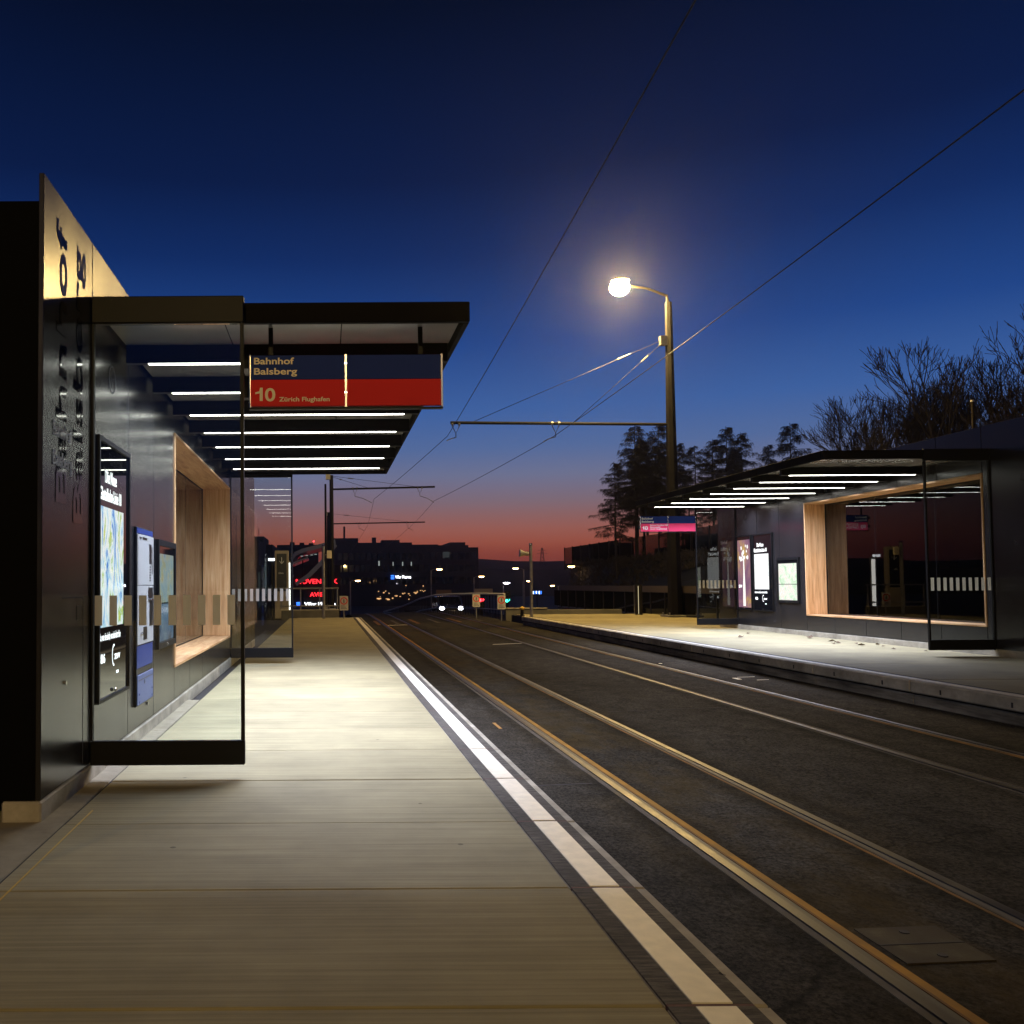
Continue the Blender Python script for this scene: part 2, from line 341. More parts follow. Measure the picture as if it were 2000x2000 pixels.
def wood():
    m, nt, p = new_mat('oiled_larch'); N = nt.nodes.new; L = nt.links.new
    g = N('ShaderNodeTexCoord')
    oi = N('ShaderNodeObjectInfo')
    va = N('ShaderNodeVectorMath'); va.operation = 'ADD'
    mu = N('ShaderNodeVectorMath'); mu.operation = 'SCALE'; mu.inputs[0].default_value = (7.3, 11.1, 3.7); L(oi.outputs['Random'], mu.inputs['Scale'])
    L(g.outputs['Object'], va.inputs[0]); L(mu.outputs[0], va.inputs[1])
    mp = N('ShaderNodeMapping'); mp.inputs['Scale'].default_value = (14, 14, .9); L(va.outputs[0], mp.inputs['Vector'])
    n = N('ShaderNodeTexNoise'); n.inputs['Scale'].default_value = 1.6; n.inputs['Detail'].default_value = 8; n.inputs['Distortion'].default_value = .8; L(mp.outputs[0], n.inputs['Vector'])
    r = N('ShaderNodeValToRGB'); e = r.color_ramp.elements
    e[0].position = .28; e[0].color = (.46, .21, .07, 1); e[1].position = .75; e[1].color = (.84, .53, .26, 1)
    k = e.new(.5); k.color = (.68, .38, .16, 1)
    L(n.outputs['Fac'], r.inputs[0])
    hs = N('ShaderNodeHueSaturation'); mr2 = N('ShaderNodeMapRange'); mr2.inputs['To Min'].default_value = .82; mr2.inputs['To Max'].default_value = 1.12; L(oi.outputs['Random'], mr2.inputs['Value'])
    L(mr2.outputs[0], hs.inputs['Value']); L(r.outputs[0], hs.inputs['Color']); L(hs.outputs[0], p.inputs['Base Color'])
    p.inputs['Roughness'].default_value = .5
    b = N('ShaderNodeBump'); b.inputs['Strength'].default_value = .12; b.inputs['Distance'].default_value = .003; L(n.outputs['Fac'], b.inputs['Height']); L(b.outputs[0], p.inputs['Normal'])
    return m
M['wood'] = wood()
def print_mat(name, stops, scale, strength, distort=1.5, seed=0, stretch=(1,1,1), rough=.1):
    """a backlit printed picture: blotches of colour behind glossy film"""
    m, nt, p = new_mat(name); N = nt.nodes.new; L = nt.links.new
    g = N('ShaderNodeTexCoord'); mp = N('ShaderNodeMapping'); mp.inputs['Scale'].default_value = stretch; mp.inputs['Location'].default_value = (seed, seed*.7, seed*.3)
    L(g.outputs['Object'], mp.inputs['Vector'])
    n = N('ShaderNodeTexNoise'); n.inputs['Scale'].default_value = scale; n.inputs['Detail'].default_value = 5; n.inputs['Distortion'].default_value = distort; n.inputs['Roughness'].default_value = .6; L(mp.outputs[0], n.inputs['Vector'])
    r = N('ShaderNodeValToRGB'); e = r.color_ramp.elements
    e[0].position, e[0].color = stops[0][0], (*stops[0][1], 1); e[1].position, e[1].color = stops[-1][0], (*stops[-1][1], 1)
    for q, c in stops[1:-1]:
        k = e.new(q); k.color = (*c, 1)
    L(n.outputs['Fac'], r.inputs[0])
    p.inputs['Base Color'].default_value = (.02,.02,.02,1); p.inputs['Roughness'].default_value = rough
    L(r.outputs[0], p.inputs['Emission Color']); p.inputs['Emission Strength'].default_value = strength
    return m
M['pic_tram'] = print_mat('print_blue_green', [(.22,(.02,.05,.25)),(.36,(.08,.3,.8)),(.43,(.55,.85,1)),(.5,(1,1,1)),(.56,(.85,1,.95)),(.61,(.35,.6,.12)),(.66,(.7,.75,.15)),(.72,(.9,.95,1)),(.85,(.03,.1,.3))], 3.4, 1.0, 1.6, 3.1, (1,1.3,.8))
M['pic_map'] = print_mat('print_white_map', [(.3,(.9,1,1)),(.45,(1,1,1)),(.495,(.95,.98,1)),(.5,(.4,.5,.55)),(.506,(1,1,1)),(.7,(.96,1,.95)),(.8,(.6,.85,.8))], 2.6, 1.15, .6, 8.2)
M['pic_purple'] = print_mat('print_purple_gold', [(.25,(.10,.045,.09)),(.45,(.22,.10,.17)),(.58,(.33,.17,.18)),(.68,(.55,.36,.07)),(.8,(.6,.5,.2))], 1.6, 1.0, .6, 5.5)
M['pic_citymap'] = print_mat('print_city_map', [(.25,(.45,.75,.45)),(.42,(.75,.95,.7)),(.5,(1,1,.92)),(.56,(.95,.9,.75)),(.62,(1,1,1)),(.8,(.7,.85,.8))], 6, 1.0, .8, 1.5)
M['pic_dim'] = print_mat('print_dim_map', [(.3,(.25,.42,.55)),(.48,(.42,.58,.60)),(.6,(.5,.55,.36)),(.75,(.55,.42,.16))], 6, .55, .8, 2.2)
M['pic_dimblue'] = print_mat('print_dim_blue', [(.3,(.03,.07,.14)),(.5,(.12,.25,.42)),(.7,(.28,.42,.5))], 8, .5, 1, 4.2, (1,1,.4))
M['lamp_panel'] = emit('light_column', (1, .97, .9), 3.5, False)

# ================================================================== ground, road, tracks
def road_z(x): return -.34 + .0327*(x-1.25)
def drop(y):      # beyond the bridge the land falls away
    t = min(1, max(0, (y-44)/62)); return -4.2*t*t*(3-2*t)
def gz(y):
    t = min(1, max(0, (y-36)/36)); return -.62 - 4.2*t*t*(3-2*t)
g = MB(); ys = [-280,-60,-20,0,30,36,40,44,48,52,56,60,64,68,72,90,130,200,400,980]; xs = [-980,-600,-150,-60,-20,0,20,60,150,600,980]
for y in ys:
    for x in xs: g.v.append((x, y, gz(y)))
for i in range(len(ys)-1):
    for j in range(len(xs)-1):
        a = i*len(xs)+j; g.f.append((a, a+1, a+len(xs)+1, a+len(xs)))
tag(g.build('ground', M['earth']), 'dark ground falling away beyond the tram stop', kind='structure')
road = MB(); ry = [-25, 10, 30, 44] + [44+5*i for i in range(1, 13)] + [120, 170]
for y in ry:
    for x in (1.2, 6.6): road.v.append((x, y, road_z(x)+drop(y)))
for i in range(len(ry)-1): road.f.append((2*i, 2*i+1, 2*i+3, 2*i+2))
road = tag(road.build('road', M['asphalt']), 'dark asphalt carriageway with two tram tracks between the platforms', kind='structure')
def ribbon(name, x0, x1, dz, m, parent, y0=-25, y1=120, label=None):
    mb = MB(); yy = [y0] + [y for y in ry if y0 < y < y1] + [y1]
    for y in yy:
        for x in (x0, x1): mb.v.append((x, y, road_z(x)+drop(y)+dz))
    n = len(yy)
    for x, i in ((x0, 0), (x1, 0)): pass
    for i in range(n-1): mb.f.append((2*i, 2*i+1, 2*i+3, 2*i+2))
    base = len(mb.v)
    for y in yy:
        for x in (x0, x1): mb.v.append((x, y, road_z(x)+drop(y)-.01))
    for i in range(n-1):
        mb.f.append((2*i, 2*i+2, base+2*i+2, base+2*i)); mb.f.append((2*i+1, base+2*i+1, base+2*i+3, 2*i+3))
    return mb.build(name, m, parent, label=label)
for k, (xr, inner) in enumerate(((2.121, 1), (3.032, -1), (4.677, 1), (5.549, -1))):
    r = ribbon('rail', xr-.024, xr+.024, .012, M['steel'], road)
    a, b = sorted((xr+inner*.025, xr+inner*.060)); ribbon('groove', a, b, .005, M['groove'], r)
    a, b = sorted((xr+inner*.060, xr+inner*.072)); ribbon('guard_lip', a, b, .009, M['grout'] if k in (1, 2) else M['rust'], r)
    a, b = sorted((xr+inner*.072, xr+inner*(.118 if k == 0 else .088))); ribbon('seal', a, b, .004, M['orange_seal'] if k == 0 else M['rust'], r)
    a, b = sorted((xr-inner*.025, xr-inner*(.062 if k == 0 else .042))); ribbon('seal', a, b, .004, M['grout'], r)
# covers, patches and spray marks set in the road
def flat(name, x0, x1, y0, y1, dz, m, parent):
    mb = MB(); pts = [(x0,y0),(x1,y0),(x1,y1),(x0,y1)]
    mb.v = [(x,y,road_z(x)+dz) for x,y in pts] + [(x,y,road_z(x)-.02) for x,y in pts]
    mb.f = [(0,1,2,3),(0,4,5,1),(1,5,6,2),(2,6,7,3),(3,7,4,0)]
    return mb.build(name, m, parent)
cp = flat('cover_plate', 2.27, 2.62, 3.62, 3.98, .006, M['cover'], road)
flat('seam', 2.27, 2.62, 3.795, 3.805, .008, M['joint'], cp)
for yy in (3.68, 3.92): MB().cyl(2.45, yy, road_z(2.45), road_z(2.45)+.009, .02, k=10).build('bolt', M['joint'], cp)
flat('drain_cover', 1.50, 1.80, 2.86, 3.14, .006, M['joint'], road)
flat('drain_frame', 1.48, 1.82, 3.14, 3.165, .008, M['cover'], road); flat('drain_frame', 1.80, 1.825, 2.8, 3.14, .008, M['cover'], road)
flat('spray_mark', 1.80, 1.83, 9.55, 9.95, .004, M['orange_mark'], road)
for (x, y, w, h) in ((1.42, 9.75, .10, .015), (1.37, 10.1, .02, .05), (5.95, 13.2, .25, .02), (6.05, 12.8, .16, .02), (5.85, 12.95, .05, .2), (5.7, 15.6, .05, .05), (3.95, 21.6, .8, .06)):
    flat('chalk_mark', x, x+w, y, y+h, .004, M['white_paint'], road)
for (x0, x1, y) in ((1.25, 2.0, 6.9), (3.2, 4.55, 10.4), (5.65, 6.4, 11.6), (1.25, 2.0, 13.5), (3.2, 4.55, 17.0), (5.65, 6.4, 7.4)):
    flat('seam', x0, x1, y, y+.022, .0025, M['joint'], road)
# crossing beyond the platform end: street lamps' orange light put into the bars' colour
for i, x in enumerate((1.35, 1.9, 2.6, 3.35, 4.1, 4.9, 5.7)):
    flat('crossing_bar', x, x+.13, 33.6, 37.5, .004, M['rust'] if i % 2 else M['grout'], road)
flat('crossing_edge', 2.2, 3.0, 33.0, 33.15, .004, M['white_paint'], road)

# ------------------------------------------------------------------ left platform
PL = B(-7, .952, -25, 32.2, -.6, -.05).build('platform', M['joint']); tag(PL, 'pale concrete tram platform under the near shelter, with white edge line', kind='structure')
slab = B(-1.33, .950, -.4965, .4965, -.06, 0).mesh('slab', M['concrete'], .005)
wide = B(-7, -1.345, -.994, .994, -.06, -.004).mesh('paving_slab', M['pave'], .005)
stone = B(.955, 1.25, -.494, .494, -.44, -.002).mesh('edge_stone', M['kerb'], .006)
dark1 = B(.957, 1.032, -.492, .492, -.03, .0015).mesh('dark_strip', M['edge_dark'])
line = B(1.034, 1.15, -.488, .488, -.03, .004).mesh('white_line', M['white_paint'], .001)
dark2 = B(1.152, 1.205, -.492, .492, -.03, .0015).mesh('dark_strip', M['edge_dark'])
jnt = B(.957, 1.205, -.008, .008, -.03, .001).mesh('joint', M['rubber'])
j0 = 5.62
for k in range(-16, 27):
    yc = j0 + k + .5
    put('slab', slab, PL, (0, yc, random.uniform(-.0015, .0015)))
    e = put('edge_stone', stone, PL, (0, yc, 0))
    put('dark_strip', dark1, e); put('white_line', line, e); put('dark_strip', dark2, e)
    put('joint', jnt, PL, (0, yc-.5, 0))
for k in range(-12, 3):
    put('paving_slab', wide, PL, (0, 4.6 + 2*k, 0))
# bedding strip along the wall
B(-1.345, -1.335, -20, 31, -.06, -.012).build('gutter', M['joint'], PL)
B(-1.262, -1.254, 2.9, 4.9, -.05, .0025).build('chalk_line', M['yellow'], PL)
B(-1.04, 1.25, 32.6, 32.75, -.5, .0).build('end_edge', M['white_paint'], PL)

# ------------------------------------------------------------------ right platform
PZ = .10; XR = 6.46
PR = B(XR+.26, 13.2, -25, 33, -.8, PZ-.05).build('platform', M['joint']); tag(PR, 'far concrete tram platform across the tracks with a stepped kerb', kind='structure')
slab_r = B(XR+.265, 9.86, -.994, .994, PZ-.06, PZ).mesh('slab', M['concrete'], .005)
slab_b = B(9.87, 13.2, -.994, .994, PZ-.06, PZ-.003).mesh('slab', M['concrete'], .005)
stone_r = B(XR, XR+.258, -.994, .994, PZ-.135, PZ-.002).mesh('edge_stone', M['kerb'], .012)
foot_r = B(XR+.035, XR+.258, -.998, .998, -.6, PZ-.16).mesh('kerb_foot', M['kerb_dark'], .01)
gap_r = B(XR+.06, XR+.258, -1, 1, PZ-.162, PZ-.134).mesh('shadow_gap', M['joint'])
line_r = B(XR+.075, XR+.175, -.988, .988, PZ-.03, PZ+.004).mesh('white_line', M['white_paint'], .001)
dk_r = B(XR+.177, XR+.255, -.99, .99, PZ-.03, PZ+.0008).mesh('dark_strip', M['edge_dark'])
slot = B(XR-.002, XR+.02, -.012, .012, PZ-.105, PZ-.055).mesh('slot', M['joint'])
for k in range(-13, 17):
    yc = -1.9 + 2*k + 1.0 if False else 2*k - .9
    if yc > 32: break
    put('slab', slab_r, PR, (0, yc, random.uniform(-.0015, .0015))); 
    if yc > 21: put('slab', slab_b, PR, (0, yc, 0))
    if yc < 29.5:
        e = put('edge_stone', stone_r, PR, (0, yc, 0)); put('white_line', line_r, e); put('dark_strip', dk_r, e)
        put('slot', slot, e, (0, -.5, 0)); put('slot', slot, e, (0, .5, 0))
        put('kerb_foot', foot_r, PR, (0, yc, 0)); put('shadow_gap', gap_r, PR, (0, yc, 0))
# dry leaves and litter blown against the far wall
lm = MB(); 
lm.v = [(-.06,0,.004),(-.02,-.03,.012),(.03,-.026,.03),(.075,.0,.012),(.03,.03,.022),(-.02,.028,.008),(0,0,.004)]; lm.f = [(0,1,6),(1,2,6),(2,3,6),(3,4,6),(4,5,6),(5,0,6)]
leafm = lm.mesh('dry_leaf', M['leaf'])
LP = [(8.15,17.9,1.6,'curled dry leaf alone near the middle of the far platform'), (8.9,19.2,1.0,'dry leaf left of the middle near the far wall'), (9.35,17.6,1.7,'crumpled dry leaf cluster at the wall below the timber window'),
      (9.2,16.6,1,'dry leaf at the left end of the scatter below the timber window'),(9.05,16.1,1.2,'larger flat dry leaf in the scatter below the timber window'),(9.25,15.9,.9,'dry leaf close to the wall in the scatter below the timber window'),
      (9.1,15.5,1.1,'dry leaf at the right end of the scatter below the timber window'),(9.3,15.2,.8,'small dry leaf just right of the scatter, by the wall'),(8.85,15.9,.9,'dry leaf of the scatter nearest the platform edge'),(9.45,15.6,1,'dry leaf touching the far shelter plinth right of the scatter'),
      (9.1,14.6,.7,'tiny dry leaf alone left of the near glass screen of the far shelter'),(9.35,14.2,.7,'tiny dry leaf nearest the near glass screen of the far shelter')]
for x, y, s, lb in LP:
    o = bpy.data.objects.new('dry_leaf', leafm); col.objects.link(o); o.location = (x, y, PZ+.002); o.rotation_euler = (random.uniform(-.3,.3), 0, random.uniform(0, 6)); o.scale = (s, s, s*1.2)
    tag(o, lb or 'small dry leaf among the scatter on the far platform below the timber window', 'leaf', 'dry leaves on the far platform')

# ================================================================== tram shelters
LD = bpy.data.lights.new('strip_beam', 'AREA'); LD.shape = 'RECTANGLE'; LD.size = 2.025; LD.size_y = .04; LD.energy = 49; LD.spread = R(141); LD.color = (.90, 1, 1.42)
def make_shelter():
    root = empty('tram_shelter', (-1.47, 4.68, 0), 'near black tram shelter with station name lettering and timber window, left of the tracks', 'tram shelter')
    P = root
    # body behind the cladding
    B(-1.15, -.03, .02, 4.05, .1, 3.23).build('body', M['body'], P)
    B(-1.15, -.03, 9.11, 13.9, .1, 3.23).build('body', M['body'], P)
    B(-1.15, -.03, 4.052, 9.108, .1, .40).build('body', M['body'], P)
    B(-1.15, -.03, 4.052, 9.108, 2.70, 3.23).build('body', M['body'], P)
    B(-1.15, -.835, 4.052, 9.108, .402, 2.698).build('back_wall', M['body'], P)
    # plinth
    B(-.20, .004, 0, 13.9, -.05, .098).build('plinth', M['kerb'], P, .01)
    # cladding panels
    J = [0, .99, 2.04, 3.04, 4.08]; g = .005
    for a, b in zip(J[:-1], J[1:]):
        B(-.028, 0, a+g, b-g, .104, 3.375).build('facade_panel', M['facade'], P, .003)
    W = [4.08 + i for i in range(6)]
    for a, b in zip(W[:-1], W[1:]):
        B(-.028, 0, a+g, b-g, .104, .412).build('facade_panel', M['facade'], P, .003)
        B(-.028, 0, a+g, b-g, 2.688, 3.375).build('facade_panel', M['facade'], P, .003)
    for a, b in zip([9.08, 10.1, 11.1, 12.1, 13.1], [10.1, 11.1, 12.1, 13.1, 13.9]):
        B(-.028, 0, a+g, b-g, .104, 3.375).build('facade_panel', M['facade'], P, .003)
    # service door outline and lock in the first panel
    B(0, .0015, .80, .806, .14, 1.13).build('door_seam', M['joint'], P); B(0, .0015, .36, .806, 1.13, 1.137).build('door_seam', M['joint'], P)
    B(0, .003, .66, .76, 1.0, 1.085).build('hatch', M['black'], P)
    MB().tube([(0,.42,.66),(.012,.42,.66)], .012, 10).build('lock', M['steel_trim'], P)
    MB().tube([(0,2.75,.24),(.012,2.75,.24)], .014, 10).build('lock', M['steel_trim'], P)
    # station name running up the first panel
    text('lettering', 'Bahnhof', M['gloss_black'], P, (0, .42, 1.66), (0,0,1), (0,-1,0), height=.20, width=1.57, bold=.012)
    text('lettering', 'Balsberg', M['gloss_black'], P, (0, .76, 1.57), (0,0,1), (0,-1,0), height=.20, width=1.66, bold=.012)
    text('lettering', 'Bahnhof', M['letter_grey'], P, (0, .17, 2.02), (0,1,0), (0,0,1), height=.085, width=.36, bold=.008, lift=.004)
    text('lettering', 'Balsberg', M['letter_grey'], P, (0, .17, 1.86), (0,1,0), (0,0,1), height=.085, width=.37, bold=.008, lift=.004)
    # round speaker emblem
    ring = MB(); n = 28
    for i in range(n):
        a = 2*math.pi*i/n
        for rr in (.085, .097): ring.v.append((.003, 1.52+rr*math.cos(a), 2.62+rr*math.sin(a)))
    for i in range(n): ring.f.append((2*i, 2*i+1, (2*i+3) % (2*n), (2*i+2) % (2*n)))
    ring.build('ring_emblem', M['frame'], P)
    # timber-lined window
    wl_ = B(-.83, -.03, 4.055, 4.075, .40, 2.70).build('window_lining', M['frame'], P); B(-.83, -.03, 9.085, 9.105, .40, 2.70).build('subframe', M['frame'], wl_)
    for (a, b) in ((-.40, .012), (-.83, -.425)):
        B(a, b, 4.08, 4.11, .44, 2.655).build('plank', M['wood'], wl_, .002); B(a, b, 9.05, 9.08, .44, 2.655).build('plank', M['wood'], wl_, .002)
    for i in range(4):
        y0, y1 = 4.08+i*1.25+.001, 4.08+(i+1)*1.25-.001
        for (a, b) in ((-.40, .012), (-.83, -.425)):
            for z0, z1 in ((.412, .438), (2.657, 2.683)):
                mb = B(a, b, y0, y1, z0, z1); o = mb.build('plank', M['wood'], wl_, .002)
                # turn the grain along the board
                me = o.data; me.transform(Matrix.Translation((0, -y0, -z0))); me.transform(Matrix.Rotation(R(-90), 4, 'X')); o.location = (0, y0, z0); o.rotation_euler = (R(90), 0, 0)
    wg = B(-.418, -.408, 4.11, 9.05, .438, 2.657).build('window_glass', M['win_glass'], P)
    for y in (4.11, 9.035): B(-.423, -.403, y, y+.015, .438, 2.657).build('glazing_bead', M['frame'], wg)
    for z in (.438, 2.645): B(-.423, -.403, 4.125, 9.035, z, z+.012).build('glazing_bead', M['frame'], wg)
    for y in (5.75, 7.4): B(-.419, -.407, y, y+.006, .45, 2.645).build('glass_joint', M['frame'], wg)
    # canopy
    v0, v1, u1, z0, z1 = 1.12, 9.17, 2.407, 2.89, 3.02
    can = B(0.005, u1-.02, v0+.04, v1-.04, 2.985, 3.005).build('canopy', M['body'], P)
    B(.0, u1, v0-.02, v0+.03, z0, z1).build('fascia', M['fascia'], can, .004); B(.0, u1, v1-.03, v1+.02, z0, z1).build('fascia', M['fascia'], can, .004)
    for i in range(8):
        a = v0+.034+i*(v1-v0-.068)/8; b = a+(v1-v0-.068)/8
        B(u1-.035, u1+.002, a+.003, b-.003, z0, z1).build('fascia', M['fascia'], can, .004)
    for i in range(9):
        a = v0+.034 if i == 0 else v0+.73+(i-1)+.035; b = v1-.034 if i == 7 else v0+.73+i-.035
        if i > 7: break
        for (ua, ub) in ((.03, .8), (.806, 1.58), (1.586, u1-.04)):
            B(ua, ub, a, b, 2.94, 2.965).build('soffit_panel', M['soffit'], can, .002)
    for i in range(7):
        v = v0+.73+i
        bm_ = B(.03, u1-.05, v-.03, v+.03, 2.81, 2.97).build('beam', M['frame'], can)
    for i in range(7):
        v = v0+.73+i
        B(.19, 2.215, v-.02, v+.02, 2.8065, 2.8095)\
            .build('light_strip', M['strip'], can)
        # louvred tube: the light leaves it downwards
        ld = LD; lo = bpy.data.objects.new('strip_beam', ld); col.objects.link(lo); lo.parent = can; lo.location = (1.2025, v, 2.8055)
    # end screens
    for v in (.99, 9.22):
        s = B(0, .935, v-.006, v+.006, .24, 2.85).build('glass_screen', M['glass'], P)
        B(.002, .96, v-.025, v+.025, .09, .238).build('bottom_bar', M['frame'], s, .006)
        B(.002, .96, v-.03, v+.03, 2.852, 3.024).build('top_bar', M['frame'], s, .006)
        B(.936, .958, v-.02, v+.02, .24, 2.85).build('post', M['frame'], s)
        B(.004, .016, v-.02, v+.02, .24, 2.85).build('post', M['frame'], s)
        for i in range(10):
            u = .012+.092*i+.012
            B(u, u+.047, v-.0082, v-.0065, .953, 1.14).build('film_strip', M['sticker'], s)
    return root
sh1 = make_shelter()
sh2 = copy_tree(sh1); sh2.location = (9.7, 22.42, PZ); sh2.rotation_euler = (0, 0, math.pi)
tag(sh2, 'far dark tram shelter across the tracks with a large timber-framed window', 'tram shelter')
sh1['group'] = sh2['group'] = 'tram shelters'

# ------------------------------------------------------------------ display cases on the shelter walls
def case_root(name, base, rot, label, cat, group=None):
    return empty(name, base, label, cat, group, rot)
def loc_pt(shelter, u, v, z):
    return shelter.matrix_world_calc @ Vector((u,v,z)) if False else (Matrix.Translation(shelter.location) @ Matrix.Rotation(shelter.rotation_euler.z, 4, 'Z')) @ Vector((u,v,z))
def poster(sh, v0, v1, label, pic, mapstyle=False, full=False):
    z0, z1 = .45, 2.17; p = loc_pt(sh, 0, v0, z0); w = v1-v0; h = z1-z0
    r = case_root('poster_case', p, sh.rotation_euler.z, label, 'poster case', 'lit poster cases on the shelter walls')
    f = MB().box(.001, .03, 0, .03, 0, h).box(.001, .03, w-.03, w, 0, h).box(.001, .03, .031, w-.031, h-.03, h).box(.001, .03, .031, w-.031, 0, .02).build('frame', M['frame'], r)
    B(.001, .016, .031, w-.031, .021, h-.031).build('backboard', M['dark_glass'], r)
    MB().ell((.03, w*.5, .045), .012, .014, .014, 10, 6).build('lock', M['steel_trim'], r)
    if full:
        im = B(.0165, .0185, .07, w-.06, .06, h-.10).build('picture', M[pic], r)
        # pale torch-like column with flowers, printed on the picture
        t = MB(); c = w*.5
        pts = [(c-.07,.09),(c+.06,.09),(c+.055,.55),(c+.035,.9),(c+.02,1.25),(c-.03,1.25),(c-.03,.9),(c-.06,.55)]
        t.v = [(.0195, a, b) for a, b in pts]; t.f = [tuple(range(len(pts)))]
        for k in range(14):
            a0 = random.uniform(-.22,.22)+c; b0 = random.uniform(1.12,1.5); rr = random.uniform(.02,.05); n0 = len(t.v)
            for q in range(7): t.v.append((.0195+.0003*k, a0+rr*math.cos(q*.9), b0+rr*1.3*math.sin(q*.9)))
            t.f.append(tuple(range(n0, n0+7)))
        t.build('print', emit('print_pale', (.95,.93,.88), 1.2, False), r)
        text('print', 'zvv', M['text_lit'], r, (.0195, .11, .52), (0,1,0), (0,0,1), height=.09, width=.16, bold=.02)
    else:
        im = B(.0165, .0185, .06, w*.80, .93-z0, 1.72-z0).build('picture', M[pic], r)
        text('print', 'Die Neue', M['text_lit'], r, (.0165, w*.22, 1.885-z0), (0,1,0), (0,0,1), height=.085, width=w*.34, bold=.02)
        text('print', 'Glattalbahn-Linie 10', M['text_lit'], r, (.0165, w*.06, 1.765-z0), (0,1,0), (0,0,1), height=.085, width=w*.66, bold=.02)
        text('print', 'da wo sie sind, wo sie dort hin', M['text_lit'], r, (.0165, w*.06, .845-z0), (0,1,0), (0,0,1), height=.05, width=w*.64, bold=.02)
        text('print', '86', M['text_lit'], r, (.0165, w*.09, .70-z0), (0,1,0), (0,0,1), height=.06, width=w*.13, bold=.02)
        lg = MB()
        for i in range(14):
            a0, a1 = R(70+i*15), R(70+(i+1)*15)
            lg.v += [(.0168, w*.50+.05*math.cos(a0), .73-z0+.075*math.sin(a0)), (.0168, w*.50+.05*math.cos(a1), .73-z0+.075*math.sin(a1)), (.0168, w*.50+.04*math.cos(a1), .73-z0+.06*math.sin(a1)), (.0168, w*.50+.04*math.cos(a0), .73-z0+.06*math.sin(a0))]
            lg.f.append((4*i, 4*i+1, 4*i+2, 4*i+3))
        lg.build('emblem', M['text_lit'], r)
        text('print', 'zvv', M['text_lit'], r, (.0165, w*.51, .70-z0), (0,1,0), (0,0,1), height=.055, width=w*.18, bold=.02)
        B(.0165, .018, w*.58, w*.65, .60-z0, .618-z0).build('print', M['text_lit'], r)
    return r
poster(sh1, 1.075, 1.985, 'tall lit poster case with blue and green picture on the near shelter wall', 'pic_tram')
poster(sh2, 1.86, 2.76, 'tall lit poster case with a white network map on the far shelter wall', 'pic_map')
poster(sh2, 1.03, 1.78, 'tall purple lit poster with a pale torch on the far shelter wall', 'pic_purple', full=True)
def map_case(sh, v0, v1, label, top, bottom):
    z0, z1 = .65, 1.60; p = loc_pt(sh, 0, v0, z0); w = v1-v0; h = z1-z0
    r = case_root('map_case', p, sh.rotation_euler.z, label, 'map case', 'lit map cases on the shelter walls')
    MB().box(.001, .03, 0, .04, 0, h).box(.001, .03, w-.04, w, 0, h).box(.001, .03, .041, w-.041, h-.05, h).box(.001, .03, .041, w-.041, 0, .05).build('frame', M['frame'], r)
    B(.001, .016, .041, w-.041, .051, h-.051).build('backboard', M['dark_glass'], r)
    B(.0165, .019, .06, w-.10, h*.42, h-.12).build('map_sheet', M[top], r); B(.0165, .019, .06, w-.10, .06, h*.42-.012).build('map_sheet', M[bottom], r)
    MB().ell((.03, w*.45, .025), .01, .012, .012, 10, 6).build('lock', M['steel_trim'], r)
    return r
map_case(sh1, 3.12, 4.02, 'small dim map case beside the timber window of the near shelter', 'pic_dim', 'pic_dimblue')
map_case(sh2, 2.95, 3.85, 'small bright map case beside the timber window of the far shelter', 'pic_citymap', 'pic_citymap')
# ticket machine
def ticket():
    z0 = .275; p = loc_pt(sh1, 0, 2.24, z0); w = .64
    r = case_root('ticket_machine', p, 0, 'blue and white ticket machine set in the near shelter wall', 'ticket machine')
    B(.001, .02, 0, w, 0, 1.38).build('housing', M['frame'], r, .004); B(.0205, .024, .01, w-.01, 1.33, 1.372).build('top_band', M['tix_blue'], r)
    u = B(.021, .032, .012, w-.012, .93, 1.325).build('upper_panel', M['tix_white'], r, .002)
    B(.0322, .034, .44, .53, 1.10, 1.26).build('screen', M['black'], u); B(.0322, .034, .06, .13, 1.288, 1.303).build('print', M['black'], u); B(.0322, .034, .18, .34, 1.288, 1.305).build('print', M['black'], u)
    B(.0322, .034, .54, .60, 1.02, 1.24).build('price_list', M['galv'], u); 
    for i in range(6): B(.0322, .036, .46, .49, .96+i*.022, .972+i*.022).build('button', M['black'], u)
    m_ = B(.021, .030, .012, w-.012, .47, .925).build('middle_panel', M['tix_white'], r, .002)
    B(.0302, .032, .41, .60, .82, .91).build('coin_slot', M['black'], m_); B(.0302, .040, .40, .61, .805, .815).build('slot_lip', M['steel_trim'], m_)
    B(.0302, .032, .46, .61, .60, .80).build('note_slot', M['black'], m_)
    for z in (.76, .70, .64): B(.0302, .032, .07, .20, z, z+.006).build('seam', M['black'], m_)
    B(.0302, .033, .22, .36, .50, .60).build('tray', M['black'], m_); MB().ell((.036, .13, .55), .012, .03, .015, 10, 6).build('coin_chute', M['steel_trim'], m_)
    B(.021, .024, .012, w-.012, .29, .46).build('logo_panel', M['tix_blue'], r); B(.0205, .022, .0, w, .245, .285).build('slot', M['black'], r)
    l = B(.021, .029, .012, w-.012, .01, .24).build('door', M['tix_lblue'], r, .003)
    B(.0292, .031, .04, w-.03, .195, .20).build('seam', M['black'], l); B(.0292, .033, .26, .275, .155, .185).build('handle', M['steel_trim'], l)
    for y in (.07, w-.06):
        for z in (.03, .09): MB().tube([(.029,y,z),(.033,y,z)], .009, 8).build('screw', M['tix_blue'], l)
ticket()
